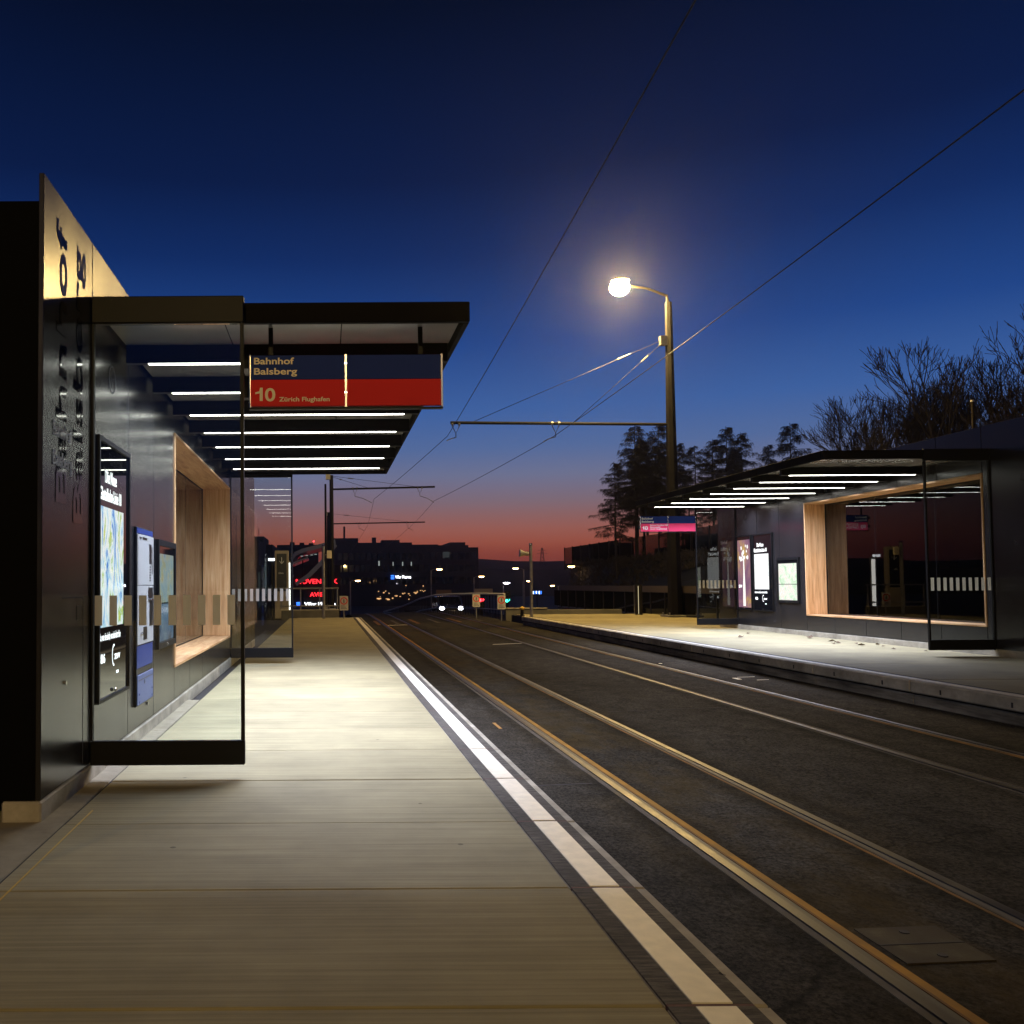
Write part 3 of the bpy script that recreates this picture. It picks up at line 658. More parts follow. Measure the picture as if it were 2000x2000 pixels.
# ------------------------------------------------------------------ hanging signs
def sign(name_pt, label, lines, red, text_m, w=1.28, h=.345):
    r = empty('hanging_sign', name_pt, label, 'sign', 'hanging stop signs')
    hw = w/2-.008
    for i, x in enumerate((0, w/2+.008)):
        B(x, x+hw, 0, .03, h*.525, h).build('sign_panel', M['sign_blue'], r, .002); B(x, x+hw, 0, .03, 0, h*.52).build('sign_panel', M[red], r, .002)
    for x in (-.012, w/2-.006, w): B(x, x+.012, -.004, .036, -.008, h+.004).build('edge_trim', M['steel_trim'], r)
    B(-.012, w+.012, -.003, .034, -.022, -.009).build('edge_trim', M['frame'], r)
    for x in (.12, w-.15): B(x, x+.03, .005, .025, h+.004, h+.19).build('hanger', M['frame'], r)
    for z in (.08, .28): B(-.065, -.013, .002, .03, z-.02, z+.04).build('bracket', M['frame'], r)
    for (t, x, z, cap, wid) in lines:
        if t == '10':      # numeral one with a flag, then the zero
            k = cap/.1; g1 = MB(); pts = [(0,.066),(.030,.073),(.036,.1),(.056,.1),(.056,0),(.033,0),(.033,.058),(0,.051)]
            g1.v = [(x+a*k, -.0035, z+b*k) for a, b in pts]; g1.f = [tuple(range(len(pts)))]; g1.build('lettering', M[text_m], r)
            t, x, wid = '0', x+.072*k, .078*k
        text('lettering', t, M[text_m], r, (x, 0, z), (1,0,0), (0,0,1), height=cap, width=wid, bold=.022)
    return r
sign((-.50, 6.05, 2.40), 'blue and red hanging stop sign under the near canopy', (('Bahnhof', .022, .285, .045, .27), ('Balsberg', .022, .215, .045, .29), ('10', .03, .035, .09, .145), ('Zürich Flughafen', .19, .032, .030, .34)), 'sign_red', 'cream')
sign((7.43, 21.36, 2.40), 'small blue and magenta hanging stop sign at the end of the far canopy', (('Bahnhof', .022, .285, .045, .27), ('Balsberg', .022, .215, .045, .29), ('10', .03, .04, .09, .145), ('Bahnhof Oerlikon Ost', .22, .135, .030, .42), ('Sternwald', .22, .09, .030, .24), ('Zürich Hauptbahnhof', .22, .045, .030, .40)), 'sign_pink', 'white', w=1.29, h=.36)

# ================================================================== overhead line
def mast(loc, label, h, r0, r1, arm_to=None, arm_z=None, lamp=None, stays=(), hangers=(), group='overhead line masts'):
    r = empty('catenary_mast', loc, label, 'mast', group)
    MB().tube([(0,0,0),(0,0,h)], [r0, r1], 8).build('pole', M['mast'], r)
    b = B(-r0*1.5, r0*1.5, -r0*1.5, r0*1.5, -.3, .06).build('base_plate', M['galv'], r, .01)
    for sx in (-1, 1):
        for sy in (-1, 1): MB().cyl(sx*r0*1.2, sy*r0*1.2, .06, .14, .025, k=6).build('bolt', M['galv'], b)
    if arm_to is not None:
        a = MB().tube([(0,0,arm_z),(arm_to,0,arm_z+.10)], .05, 8).build('cantilever', M['mast'], r)
        for hx, dx, dz, cv in hangers:
            t = MB()
            t.tube([(hx-.12,0,arm_z+.0),(hx,0,arm_z-.25),(hx+.12,0,arm_z+.0)], .018, 5); t.tube([(hx,0,arm_z-.25),(hx,0,arm_z-.38)], .015, 5)
            t.tube([(hx-.14,0,arm_z+.06),(hx-.08,0,arm_z+.06)], .06, 6).tube([(hx+.08,0,arm_z+.06),(hx+.14,0,arm_z+.06)], .06, 6)
            t.build('insulator_hanger', M['galv'], a)
            MB().tube([(hx,0,arm_z-.38),(hx+dx*.5,0,arm_z-.38+dz*.35),(hx+dx,0,arm_z-.38+dz)], .015, 5).build('steady_arm', M['galv'], a)
        for (sx, sz, tx, tz) in stays:
            s = MB().tube([(sx,0,sz),(tx,0,tz)], .010, 6).build('stay_wire', M['wire'], a, smooth=True)
            q = Vector((sx,0,sz)).lerp(Vector((tx,0,tz)), .17 if True else 0); q2 = Vector((sx,0,sz)).lerp(Vector((tx,0,tz)), .24)
            MB().tube([q, q2], .028, 6).build('turnbuckle', M['galv'], s)
        if stays: B(-.30, -r1*.5, -.09, .09, stays[0][1]-.18, stays[0][1]+.12).build('stay_bracket', M['galv'], r)
    if lamp:
        lx, lz = lamp
        la = MB().tube([(0,0,h-.1),(-.05,0,h+.22),(lx*.5,0,(h+.25+lz)*.5+.05),(lx,0,lz)], [.06,.05,.04,.035], 8).build('lamp_arm', M['mast'], r)
        hd = MB().ell((lx-.20, 0, lz+.16), .30, .16, .12, 16, 6, 0, 90).build('lamp_head', M['galv'], la, smooth=True)
        ln = MB().ell((lx-.24, 0, lz-.06), .31, .27, .27, 20, 12, -90, 78).build('lamp_lens', M['lampw'], la, smooth=True)
    return r
mast((11.13, 29, PZ), 'tall dark mast with a glowing street lamp behind the far shelter', 10.15, .235, .115, -7.1, 6.18, (-1.33, 10.72), ((-.2, 8.93, -6.4, 6.29), (-.2, 8.85, -3.15, 6.25)), ((-6.93, -.3, -.1, 0), (-3.72, -.4, -.15, 0)))
mast((.30, 48, -.1), 'dark mast with two-track bracket arm, nearest beyond the near platform end', 7.1, .125, .10, 5.5, 6.35, None, ((.1, 7.05, 4.6, 6.45), (.1, 7.0, 2.0, 6.4)), ((1.25, .9, -.35, 0), (4.7, .75, -.35, 0)))
mast((-.02, 54, -.1), 'slim plain dark mast just behind and left of the bracket-arm mast', 7.3, .08, .06)
mast((.2, 74, -2.0), 'far dark mast with the smaller and lower bracket arm above the office roofs', 9.1, .16, .12, 7.9, 8.15, None, ((.1, 9.0, 6.8, 8.25),), ((2.5, .4, -.2, 0), (6.5, .4, -.2, 0)))
# the next lamp mast of the row stands behind the photographer
rear = mast((-2.6, -18.0, -.1), 'street lamp mast standing behind the viewpoint', 10.15, .235, .115, -7.1, 6.18, (-1.33, 10.72), (), ()); rear.rotation_euler.z = math.pi
def wire(label, pts):
    pp = []
    for a, b in zip(pts[:-1], pts[1:]):
        a, b = Vector(a), Vector(b); L = (b-a).length
        for i in range(12):
            t = i/12; q = a.lerp(b, t); q.z -= 4*t*(1-t)*L*.0028; pp.append(q)
    pp.append(Vector(pts[-1]))
    o = MB().tube(pp, .0095, 6).build('contact_wire', M['wire'], smooth=True); tag(o, label, 'wire', 'overhead contact wires'); return o
wire('overhead contact wire crossing the sky over the nearer track', [(2.35,-7.5,5.9), (2.99,7,5.87), (3.93,29,5.95), (2.56,48,5.72), (3.4,74,6.0), (2.2,110,4)])
wire('overhead contact wire crossing the sky over the farther track', [(6.3,-7.5,5.95), (6.87,8.7,6.0), (7.35,29,5.92), (5.75,48,5.6), (6.8,74,5.8), (5,110,4)])

# ================================================================== background buildings
def windows(parent, rects, m, y, frame=True):
    for (x0, x1, z0, z1) in rects:
        w_ = B(x0, x1, y-.06, y-.01, z0, z1).build('window', M[m], parent)
def building(label, blocks, extras=()):
    r = empty('building', (0, 0, 0), label, 'building', 'dark buildings on the skyline')
    r.location = ((blocks[0][0]+blocks[0][1])/2, blocks[0][2], blocks[0][4]); off = Vector(r.location)
    for i, b in enumerate(blocks):
        o = B(*b).build('wall' if i == 0 else 'roof_block', M['dark_wall'], r); o.location = -off
    return r, off
ob, off = building('long dark office block with white lit sign on the skyline', [(2.1, 42, 250, 275, -6, 11.2), (2.1, 8.9, 251, 272, 11.2, 14.0), (8.9, 23.8, 251, 272, 11.2, 12.7), (23.8, 31.1, 251, 272, 11.2, 12.1), (31.1, 39.6, 252, 270, 11.2, 11.9), (34.6, 38.9, 253, 270, 11.9, 12.75), (13.0, 14.1, 255, 258, 12.7, 14.35), (15.7, 20.7, 255, 262, 12.7, 13.6)])
def wch(parent, off, rects, m, y):
    for (x0, x1, z0, z1) in rects:
        o = B(x0, x1, y-.12, y-.02, z0, z1).build('window', M[m], parent); o.location = -off
o = MB().cyl(5.1, 254, 14, 17.4, .28, k=8).build('chimney', M['dark_wall'], ob); o.location = -off
rects = []
for zz in (1.2, 4.6, 7.9):
    for i in range(24):
        rects.append((3.2+i*1.6, 4.3+i*1.6, zz, zz+1.9))
wch(ob, off, rects, 'win_dim' if False else 'dark_glass', 250)
wch(ob, off, [(14.35, 14.75, 6.25, 7.6), (20.9, 21.2, 6.2, 7.3), (23.3, 23.6, 6.2, 7.3), (18.3, 18.55, 6.2, 7.3)], 'win_lit', 249.8)
wch(ob, off, [(32.2, 34.0, 8.4, 10.0)], 'win_dim', 249.8)
random.seed(4)
rc = []
for i in range(30):
    x = random.uniform(13, 27); z = random.choice((-3.0, -2.2, -1.4, -1.4, -.8, .5)) + random.uniform(-.2,.2); w_ = random.choice((.2,.3,.4,.8,1.2)) if z < -1 else .25
    rc.append((x, x+w_, z, z+random.choice((.15,.2,.3))))
wch(ob, off, rc, 'win_warm', 249.7)
for nm, body, m, x, z, cap, wid in (('sign_letters', 'Vifor Pharma', 'white_neon', 18.95, 2.75, .85, 4.35),):
    o = text(nm, body, M[m], ob, (x, 249.4, z), (1,0,0), (0,0,1), height=cap, width=wid, bold=.02); o.location = -off
for k in range(3):
    o = B(17.75, 18.65, 249.3, 249.4, 2.55+k*.42, 2.80+k*.42).build('sign_bar', M['blue_neon'], ob); o.location = -off
hb, off = building('low dark building with red and blue neon signs left of the tracks', [(-14, 1.75, 112, 130, -6, 3.6), (-14, -8.5, 114, 128, 3.6, 6.8)])
def sgn(body, x, z, cap, wid, m):
    o = text('sign_letters', body, M[m], hb, (x, 111.8, z), (1,0,0), (0,0,1), height=cap, width=wid, bold=.02); o.location = -off
sgn('MÖVENPICK', -3.75, 1.32, .58, 5.15, 'red_neon'); sgn('AVIS', -2.05, -.26, .52, 1.6, 'red_neon'); sgn('Vifor Pharma', -2.75, -1.38, .42, 3.9, 'white_neon')
for k in range(2):
    o = B(-3.70, -3.15, 111.7, 111.8, -1.40+k*.26, -1.22+k*.26).build('sign_bar', M['blue_neon'], hb); o.location = -off
lb, off = building('dark building with rooftop antennas at the left of the skyline', [(-34, -8, 135, 160, -6, 7.2), (-16, -9.5, 138, 150, 7.2, 8.6)])
for i, (x, h_) in enumerate(((-14.6,.8),(-13.4,1.9),(-12.6,2.2),(-11.9,1.6),(-11.2,2.0),(-10.4,1.3))):
    o = MB().cyl(x, 140, 8.5, 8.6+h_, .05, k=5).build('antenna', M['galv'], lb); o.location = -off
mbld, off = building('flat dark block between the antenna building and the arched roof', [(-9.5, -1.6, 175, 190, -6, 8.9)])
for x, h_ in ((-5.2,.5), (-3.4,.4), (-7.1,.6)):
    o = B(x, x+.9, 177, 179, 8.9, 8.9+h_).build('roof_unit', M['dark_wall'], mbld); o.location = -off
o = MB().ell((-2.4, 176, 9.6), .14, .14, .14, 8, 6).build('warning_light', M['red_lamp'], mbld); o.location = -off
# arched roof of the station hall
ar = empty('arched_roof', (-1.5, 92, -6), 'pale curved roof of a station hall rising to the masts', 'roof')
pts = [(-3.6,3.9),(-3.2,4.5),(-2.4,4.85),(-1.4,5.1),(-.3,5.4),(.9,5.75)]
blue_roof = plain('pale_roof', (.30,.34,.42), .35)
for (dz, th) in ((0, .38),):
    arc = MB(); n = len(pts)
    arc.prism([(x+1.5, z+6) for x, z in pts] + [(x+1.5+.1, z+6-th) for x, z in reversed(pts)], -.3, 10); arc.build('roof_shell', blue_roof, ar)
MB().prism([(x+1.5, z+6) for x, z in ((.9,5.4),(-.6,3.6),(-1.9,2.3),(-3.2,1.4),(-3.0,1.1),(-1.6,2.0),(-.3,3.3),(1.1,5.1))], -.2, .2).build('arch_rib', blue_roof, ar)
MB().prism([(x+1.5, z+6) for x, z in ((-3.6,3.4),(-1.9,4.0),(-1.9,3.85),(-3.6,3.2))], -.25, 8).build('lower_roof', blue_roof, ar)
for x in (-2.4, -.4, .7): MB().tube([(x+1.5,0,0),(x+1.5,0,10.2 if x > -2 else 10)], .06, 6).build('post', M['mast'], ar)
for i, x in enumerate((-2.6,-2.1,-1.6,-1.2)): B(x+1.5, x+1.5+.25, -.1, 0, 10.05+i*.06, 10.13+i*.06).build('roof_lamp', M['win_lit'], ar)

# hills on the horizon
h = MB(); n = 80
for i in range(n+1):
    x = -380 + 1300*i/n
    zt = 11.2 + 1.2*math.sin(x*.023) + .6*math.sin(x*.1+1) + random.uniform(-.3,.3) + 5*min(1, max(0, (x-150)/100))
    h.v += [(x, 420, -8), (x, 424, zt*.55+1), (x, 440, zt), (x, 560, zt+1.5)]
for i in range(n):
    for j in range(3): a = 4*i+j; h.f.append((a, a+4, a+5, a+1))
tag(h.build('hills', M['earth']), 'dark wooded hills along the red horizon', kind='structure')
py = empty('power_pylon', (103, 432, 9), 'tiny lattice power pylon on the hill horizon', 'pylon')
t_ = MB()
for sx in (-1, 1):
    for sy in (-1, 1): t_.tube([(sx*1.1, sy*1.1, 0), (sx*.25, sy*.25, 9)], .10, 4)
for k in range(5):
    z0_, z1_ = k*1.8, (k+1)*1.8; w0, w1 = 1.1-.85*z0_/9, 1.1-.85*z1_/9; t_.tube([(-w0, 0, z0_), (w1, 0, z1_)], .06, 4); t_.tube([(w0, 0, z0_), (-w1, 0, z1_)], .06, 4)
t_.build('lattice', M['mast'], py)
for z_, w_ in ((6.2, 2.6), (7.6, 2.0)): MB().tube([(-w_, 0, z_), (0, 0, z_+.5), (w_, 0, z_)], .08, 4).build('cross_arm', M['mast'], py)
# embankment behind the far shelter
e = MB(); ey = [-20, 0, 10, 20, 30, 40, 50, 60, 70, 80, 90, 100, 112]; ex = [13.3, 14.5, 15.5, 16.5, 17.5, 18.5, 19.5, 20.5, 21.5, 22.5, 23.5, 24.6, 30, 60, 140]
def ez(x, y):
    foot = max(13.6, .264*y); t = min(1, max(0, (x-foot)/max(.8, 24-foot))); t = t*t*(3-2*t); f = min(1, max(0, (112-y)/14)); return -.9 - 3.9*min(1, max(0, (y-40)/30))*(1-t) + 3.85*t*f + .18*math.sin(x*1.7+y*.9) - 4*(1-f)
for y in ey:
    for x in ex: e.v.append((x, y, ez(x, y)))
for i in range(len(ey)-1):
    for j in range(len(ex)-1): a = i*len(ex)+j; e.f.append((a, a+1, a+len(ex)+1, a+len(ex)))
tag(e.build('embankment', M['earth']), 'dark earth embankment rising behind the far shelter', kind='structure')

# noise barrier with glass panes on the embankment
nb = empty('noise_barrier', (25.0, 95, 3.1), 'long glass noise barrier with slim posts on the embankment', 'barrier')
tint = glass('barrier_glass', (.86,.82,.82), 1.4)
for i in range(20):
    y = -i*3.0
    B(-.05, .05, y-.05, y+.05, -.5, 1.80).build('post', M['mast'], nb)
    B(-.012, .012, y-2.94, y-.06, .105, 1.75).build('pane', tint, nb); B(-.03, .03, y-2.94, y-.06, -.5, .10).build('base_board', M['dark_wall'], nb)
# hedge on top of the embankment: dense, uncountable twigs
random.seed(9)
hd = MB()
for i in range(5200):
    y = random.uniform(36, 104); x = random.uniform(21.2, 24.6); z0 = ez(x, y)-.1; hh = random.uniform(.15, .55)*(1.0 if random.random() > .05 else 1.5)
    d = Vector((random.uniform(-.4,.4), random.uniform(-.4,.4), hh))
    hd.tube([(x,y,z0), Vector((x,y,z0))+d], [.03,.012], 3, False)
    a = Vector((x,y,z0))+d*.6; s = random.uniform(.08,.16); n0 = len(hd.v)
    hd.v += [tuple(a+Vector((random.uniform(-s,s),random.uniform(-s,s),random.uniform(-s,s)*1.4))) for _ in range(4)]; hd.f += [(n0,n0+1,n0+2),(n0+1,n0+2,n0+3)]
o = hd.build('hedge', M['twig']); tag(o, 'dark tangled hedge along the embankment below the noise barrier', 'hedge', kind='stuff')

# ================================================================== trees
def seg(mb, a, b, ra, rb, k=3): mb.tube([a, b], [ra, rb], k, False)
def larch(H, seed):
    rnd = random.Random(seed); tr = MB(); cr = MB()
    pts = [Vector((math.sin(i*.9+seed)*.05*i/10, math.cos(i*1.3)*.04*i/10, H*i/10)) for i in range(11)]
    tr.tube(pts, [.15*(1-i/10.3)+.015 for i in range(11)], 6)
    def tp(z): i = min(9, int(z/H*10)); return pts[i].lerp(pts[i+1], z/H*10-i)
    nb_ = 92
    for i in range(nb_):
        t = .34 + .655*(i/nb_)**.9; z = t*H; base = tp(z); az = rnd.uniform(0, 6.283)
        L = (1-t)**.75*H*.36*rnd.uniform(.55, 1.15)+.35
        if t < .45: L *= rnd.uniform(.35, 1)
        d = Vector((math.cos(az), math.sin(az), 0)); p = base; up = .32*(t-.3)+.06; q = []
        n = 5
        for s in range(n+1):
            f = s/n; q.append(base + d*(L*f) + Vector((0,0,L*(up*f - .30*f*f + (.14*f*f*f)))))
        cr.tube(q, [.030*(1-.85*s/n)*(.6+L*.18) for s in range(n+1)], 3, False)
        for s in range(int(12+L*12)):
            f = rnd.uniform(.15, 1); k = min(n-1, int(f*n)); c = q[k].lerp(q[k+1], f*n-k); sd = rnd.choice((-1, 1))
            side = Vector((-d.y, d.x, 0))*sd; l2 = rnd.uniform(.2,.62)*(1.15-f*.5)
            e1 = c + side*l2*rnd.uniform(.4,.9) + d*l2*.45 + Vector((0,0,-l2*rnd.uniform(.1,.75)))
            seg(cr, c, e1, .014, .009)
            for _ in range(2):
                c2 = c.lerp(e1, rnd.uniform(.3, 1)); e2 = c2 + Vector((rnd.uniform(-.22,.22), rnd.uniform(-.22,.22), -rnd.uniform(.05,.3))); seg(cr, c2, e2, .010, .007)
    return tr.mesh('trunk', M['bark']), cr.mesh('crown', M['twig'])
def bare(H, seed):
    rnd = random.Random(seed); tr = MB(); cr = MB()
    def grow(p, d, L, r, depth):
        n = 3; q = [p]; dd = d.copy()
        for s in range(n):
            dd = (dd + Vector((rnd.uniform(-.12,.12), rnd.uniform(-.12,.12), rnd.uniform(-.02,.09)))).normalized(); q.append(q[-1]+dd*(L/n))
        (tr if depth == 0 else cr).tube(q, [max(.0125, r*(1-.38*s/n)) for s in range(n+1)], 5 if depth < 2 else 3, False)
        if depth >= 7 or r < .003: return
        nb_ = rnd.choice((2,3,3)) if depth < 4 else rnd.choice((2,2,3))
        for i in range(nb_):
            f = 1 if i == 0 else rnd.uniform(.35, 1); k = min(n-1, int(f*n)); c = q[k].lerp(q[k+1], min(1, f*n-k))
            ax = Vector((rnd.uniform(-1,1), rnd.uniform(-1,1), rnd.uniform(-.2,.2))).normalized(); ang = rnd.uniform(.08,.3) if i == 0 else rnd.uniform(.3,.75)
            nd = (Matrix.Rotation(ang, 3, ax) @ dd); nd = (nd + Vector((0,0,.16))).normalized()
            grow(c, nd, L*rnd.uniform(.62,.86), r*(.72 if i == 0 else rnd.uniform(.42,.62)), depth+1)
    for k in range(rnd.choice((1,1,2))):
        grow(Vector((k*.25,0,0)), Vector((rnd.uniform(-.08,.08), rnd.uniform(-.08,.08), 1)).normalized(), H*.30, .13 if k == 0 else .09, 0)
    return tr.mesh('trunk', M['bark']), cr.mesh('crown', M['twig'])
def tree(name, me, loc, s, rz, label, cat, group):
    r = empty(name, loc, label, cat, group, rz); r.scale = (s[0], s[0], s[1]); put('trunk', me[0], r); put('crown', me[1], r); return r
LV = [larch(11, 1), larch(11, 2), larch(11, 3)]
# (x, y, top z, width scale)
LT = [(22.4,70,10.6,1.0,'leftmost bare larch with a long low branch, standing apart beside the lamp mast'), (24.7,72,13.8,1.05,'tall dense bare larch just left of the lamp mast'), (27.3,74,14.2,1.0,'bare larch whose crown shows right behind the lamp mast'),
      (28.9,76,13.3,.9,'bare larch leaning over just right of the lamp mast'), (30.6,78,13.3,.8,'slim pale bare larch standing alone in the gap right of the lamp mast'), (34.3,80,13.9,.95,'left one of the trio of bare larches above the far canopy'), (36.0,81,15.2,.9,'tallest middle one of the trio of bare larches above the far canopy'),
      (37.8,82,14.8,.95,'right one of the trio of bare larches above the far canopy'), (41.2,84,14.0,.85,'smaller bare larch left of the lone pointed larch above the far canopy'), (43.3,84,16.0,1.0,'lone pointed bare larch at the right end of the larch row'),
      (26.2,76,12.6,.95,'bare larch between the leftmost larch and the tall dense one'), (27.7,78,13.4,1.0,'bare larch filling the clump directly left of the lamp mast'), (29.6,80,13.6,1.0,'larch behind the clump on the right side of the lamp mast'), (29.2,83,14.0,.95,'bare larch at the back of the clump left of the lamp mast'), (35.2,86,14.2,1.0,'larch at the back of the trio above the far canopy'), (39.4,87,14.0,.9,'low bare larch between the trio and the lone pointed larch')]
for i, (x, y, zt, w_, lb_) in enumerate(LT):
    zb = ez(x, y)-.1; hs = (zt-zb)/11
    tree('larch_tree', LV[i % 3], (x, y, zb), (w_*hs*.9, hs), i*1.9+.4, lb_, 'larch tree', 'bare larches on the embankment')
BV = [bare(11, 21), bare(11, 22), bare(11, 25)]
def topz(me): return max(v.co.z for v in me[1].vertices)
BT = [(29.9,49,11.4,'leftmost low bare tree behind the far shelter roof'), (31.9,52,12.4,'second bare tree from the left behind the far shelter roof'), (31.6,50,12.9,'bare tree just left of the tallest central bare tree'), (33.4,54,12.6,'slender bare tree in the gap left of the tallest central bare tree'),
      (32.6,48,14.2,'tallest central bare tree with upright twin tops behind the far shelter'), (36.0,52,13.9,'bare tree just right of the tallest central bare tree'), (35.6,50,13.2,'bare tree behind the slim pale pole'), (36.6,49,13.4,'bare tree right of the slim pale pole'),
      (38.9,51,13.9,'bare tree one in from the right edge of the picture'), (36.6,46,14.8,'large bare tree cut by the right edge of the picture'), (34.4,56,12.6,'low bare tree filling the gap behind the tallest bare tree'), (40.5,56,14.2,'farthest back bare tree in the thicket near the right edge'),
      (36.4,60,12.2,'short bare tree in the back row right of the second bare tree'), (37.4,58,13.6,'bare tree in the back row behind the slim pole'), (37.4,61,12.8,'bare back-row tree left of the twin-topped tallest tree'), (39.6,60,14.4,'bare back-row tree near the right edge of the picture'), (38.2,47,12.4,'short bare tree low beside the right edge of the picture'), (29.4,46,9.6,'small bare shrub-like tree at the left end behind the far shelter'), (34.6,47,12.0,'short bare tree in front of the twin-topped tallest tree'),
      (41.0,62,14.0,'deepest bare tree of the thicket behind the slim pole'), (43.4,63,14.8,'deepest bare tree of the thicket at the right edge'), (35.2,53,12.6,'bare tree squeezed between the slim pole and the twin-topped tree'), (37.6,54,13.2,'bare tree in the middle row right of the slim pole'), (33.2,53,11.6,'low bare tree in the middle row at the left of the thicket'), (42.0,58,14.6,'bare tree in the middle row at the right edge')]
for i, (x, y, zt, lb_) in enumerate(BT):
    me = BV[i % 3]; zb = ez(x, y)-.1; hs = (zt-zb)/topz(me)
    tree('bare_tree', me, (x, y, zb), (hs*1.0, hs), i*2.3, lb_, 'bare tree', 'bare trees behind the far shelter')
r = empty('slim_pole', (18.7, 26, 0), 'slim pale pole rising behind the far shelter roof among bare trees', 'pole'); MB().cyl(0,0,-.5,6.35,.05,.04,k=8).build('shaft', M['cover'], r); MB().cyl(0,0,6.35,6.40,.055,k=8).build('cap', M['galv'], r)

# ================================================================== stop furniture in the distance
def prohib(loc, label, w=.30, h=.50):
    r = empty('prohibition_sign', loc, label, 'sign', 'no-pedestrians boards at the platform ends')
    MB().cyl(0, .04, -.75, .5, .025, k=8).build('post', M['galv'], r)
    b = B(-w/2, w/2, -.01, .01, 0, h).build('board', M['board_white'], r, .003)
    ring = MB(); n = 24; c = h-.17
    for i in range(n):
        a = 2*math.pi*i/n
        for rr in (.095, .13): ring.v.append((rr*math.cos(a), -.013, c+rr*math.sin(a)))
    for i in range(n): ring.f.append((2*i, 2*i+1, (2*i+3) % (2*n), (2*i+2) % (2*n)))
    ring.build('red_ring', M['sign_red'], b)
    f = MB(); f.ell((0,-.013,c+.055), .016, .002, .018, 8, 4).box(-.018,.018,-.014,-.0125,c-.015,c+.035).box(-.022,-.006,-.014,-.0125,c-.075,c-.015).box(.006,.022,-.014,-.0125,c-.075,c-.015).build('pedestrian_symbol', M['black'], b)
    for k in range(3): B(-w*.36, w*.36-k*.04, -.0125, -.0115, .06+k*.045, .075+k*.045).build('print', M['black'], b)
prohib((.61, 31.8, .29), 'bright no-pedestrians board at the end of the near platform')
prohib((5.94, 36.0, .27), 'dim no-pedestrians board behind the railing, left one of two beside the far track')
prohib((6.36, 33.0, .26), 'dim no-pedestrians board right one of two, near the far platform end')
# pole with camera and box at the near platform end
r = empty('signal_pole', (-.10, 32.0, 0), 'olive steel pole with a small box at the near platform end', 'pole')
MB().cyl(0,0,-.1,2.55,.055,k=12).build('shaft', M['galv'], r); B(.12,.29,-.08,.02,2.12,2.40).build('box', M['cream'], r, .01); MB().tube([(.05,0,2.25),(.13,0,2.25)], .02, 6).build('bracket', M['galv'], r); MB().cyl(0,0,2.55,2.61,.06,k=12).build('cap', M['steel_trim'], r)
r = empty('signal_pole', (6.66, 29.5, PZ), 'steel pole with a horn loudspeaker at the far platform end', 'pole')
MB().cyl(0,0,-.1,2.34,.05,k=12).build('shaft', M['galv'], r); MB().tube([(-.07,-.0,2.06),(-.16,0,2.06)], [.07,.07], 8).tube([(-.16,0,2.06),(-.36,0,2.08)], [.05,.13], 10).build('horn', M['galv'], r); MB().cyl(0,0,2.34,2.40,.055,k=12).build('cap', M['steel_trim'], r)
MB().tube([(-.05,0,2.06),(-.08,0,2.06)], .025, 6).build('bracket', M['galv'], r)
# info totem, light column, low walls and railings
r = empty('info_totem', (-1.72, 35, -.1), 'beige info totem with a dark arrow panel behind the far glass screen', 'totem')
B(-.27,.27,0,.22,0,2.62).build('housing', plain('totem_beige', (.36,.30,.23), .5), r, .01)
fp = B(-.19,.19,-.008,-.001,1.05,2.5).build('dark_panel', M['black'], r)
MB().box(-.012,.012,-.014,-.0085,2.15,2.36).build('arrow', M['white'], fp)
MB().prism([(-.09,2.23),(0,2.13),(.09,2.23),(.09,2.205),(0,2.10),(-.09,2.205)], -.014, -.0085).build('arrow', M['white'], fp)
text('lettering', 'Gleis', M['letter_grey'], fp, (-.12, -.009, 1.72), (1,0,0), (0,0,1), height=.07)
r = empty('light_column', (-1.52, 36, -.1), 'white glowing light column beside the info totem', 'light column')
B(-.09,.09,0,.12,0,2.25).build('housing', M['galv'], r); B(-.06,.085,-.012,-.001,.15,2.17).build('diffuser', M['lamp_panel'], r)
r = empty('wall_lamp', (-2.22, 37, -.1), 'small white lamp on a post left of the info totem', 'lamp')
MB().cyl(0,0,0,2.3,.04,k=8).build('post', M['mast'], r); B(-.14,.14,-.12,.0,2.28,2.38).build('lamp_lens', M['white_neon'], r, .02)
r = empty('low_wall', (-.6, 33.1, -.3), 'low concrete wall with a railing across the near platform end', 'wall')
B(-1.05,1.05,0,.25,0,.57).build('wall', M['wall_conc'], r, .01)
for z in (.72, 1.36): MB().tube([(-1.1,.12,z),(1.05,.12,z)], .028, 8).build('rail', M['galv'], r)
for x in (-1.05, -.35, .35, 1.0): MB().cyl(x,.12,.57,1.36,.022,k=8).build('baluster', M['galv'], r)
B(-1.05,1.05,.05,.2,.572,.582).build('coping', M['white_paint'], r)
r = empty('low_wall', (7.3, 33.2, -.4), 'low concrete wall at the end of the far platform', 'wall')
B(-.75,.75,0,.25,0,.66).build('wall', M['wall_conc'], r, .01); B(.77,3.6,.3,.5,0,.62).build('wall', M['wall_conc'], r, .01); B(-.77,.77,-.02,.27,.662,.70).build('coping', M['kerb'], r, .005)
r = empty('bollard', (6.5, 30.2, PZ), 'short dark bollard with a yellow cap on the far platform', 'bollard')
MB().cyl(0,0,-.05,.24,.06,.055,k=12).build('shaft', M['mast'], r); MB().tube([(0,0,.24),(0,0,.28),(0,0,.34)], [.09,.09,.01], 12).build('cap', M['yellow'], r)
r = empty('info_column', (10.66, 31, PZ), 'slim olive column with its lit edge painted as a glow on the far platform', 'column')
B(-.11,.11,-.06,.06,-.02,1.02).build('housing', M['mast'], r, .01); B(-.035,-.02,-.068,-.061,.03,.98).build('painted_lit_edge', emit('edge_glow', (1,.85,.5), .75, False), r); B(-.16,-.15,-.02,.0,-.02,1.02).build('side_tube', M['galv'], r)  # light falling on the edge is painted as a glowing strip, no lamp
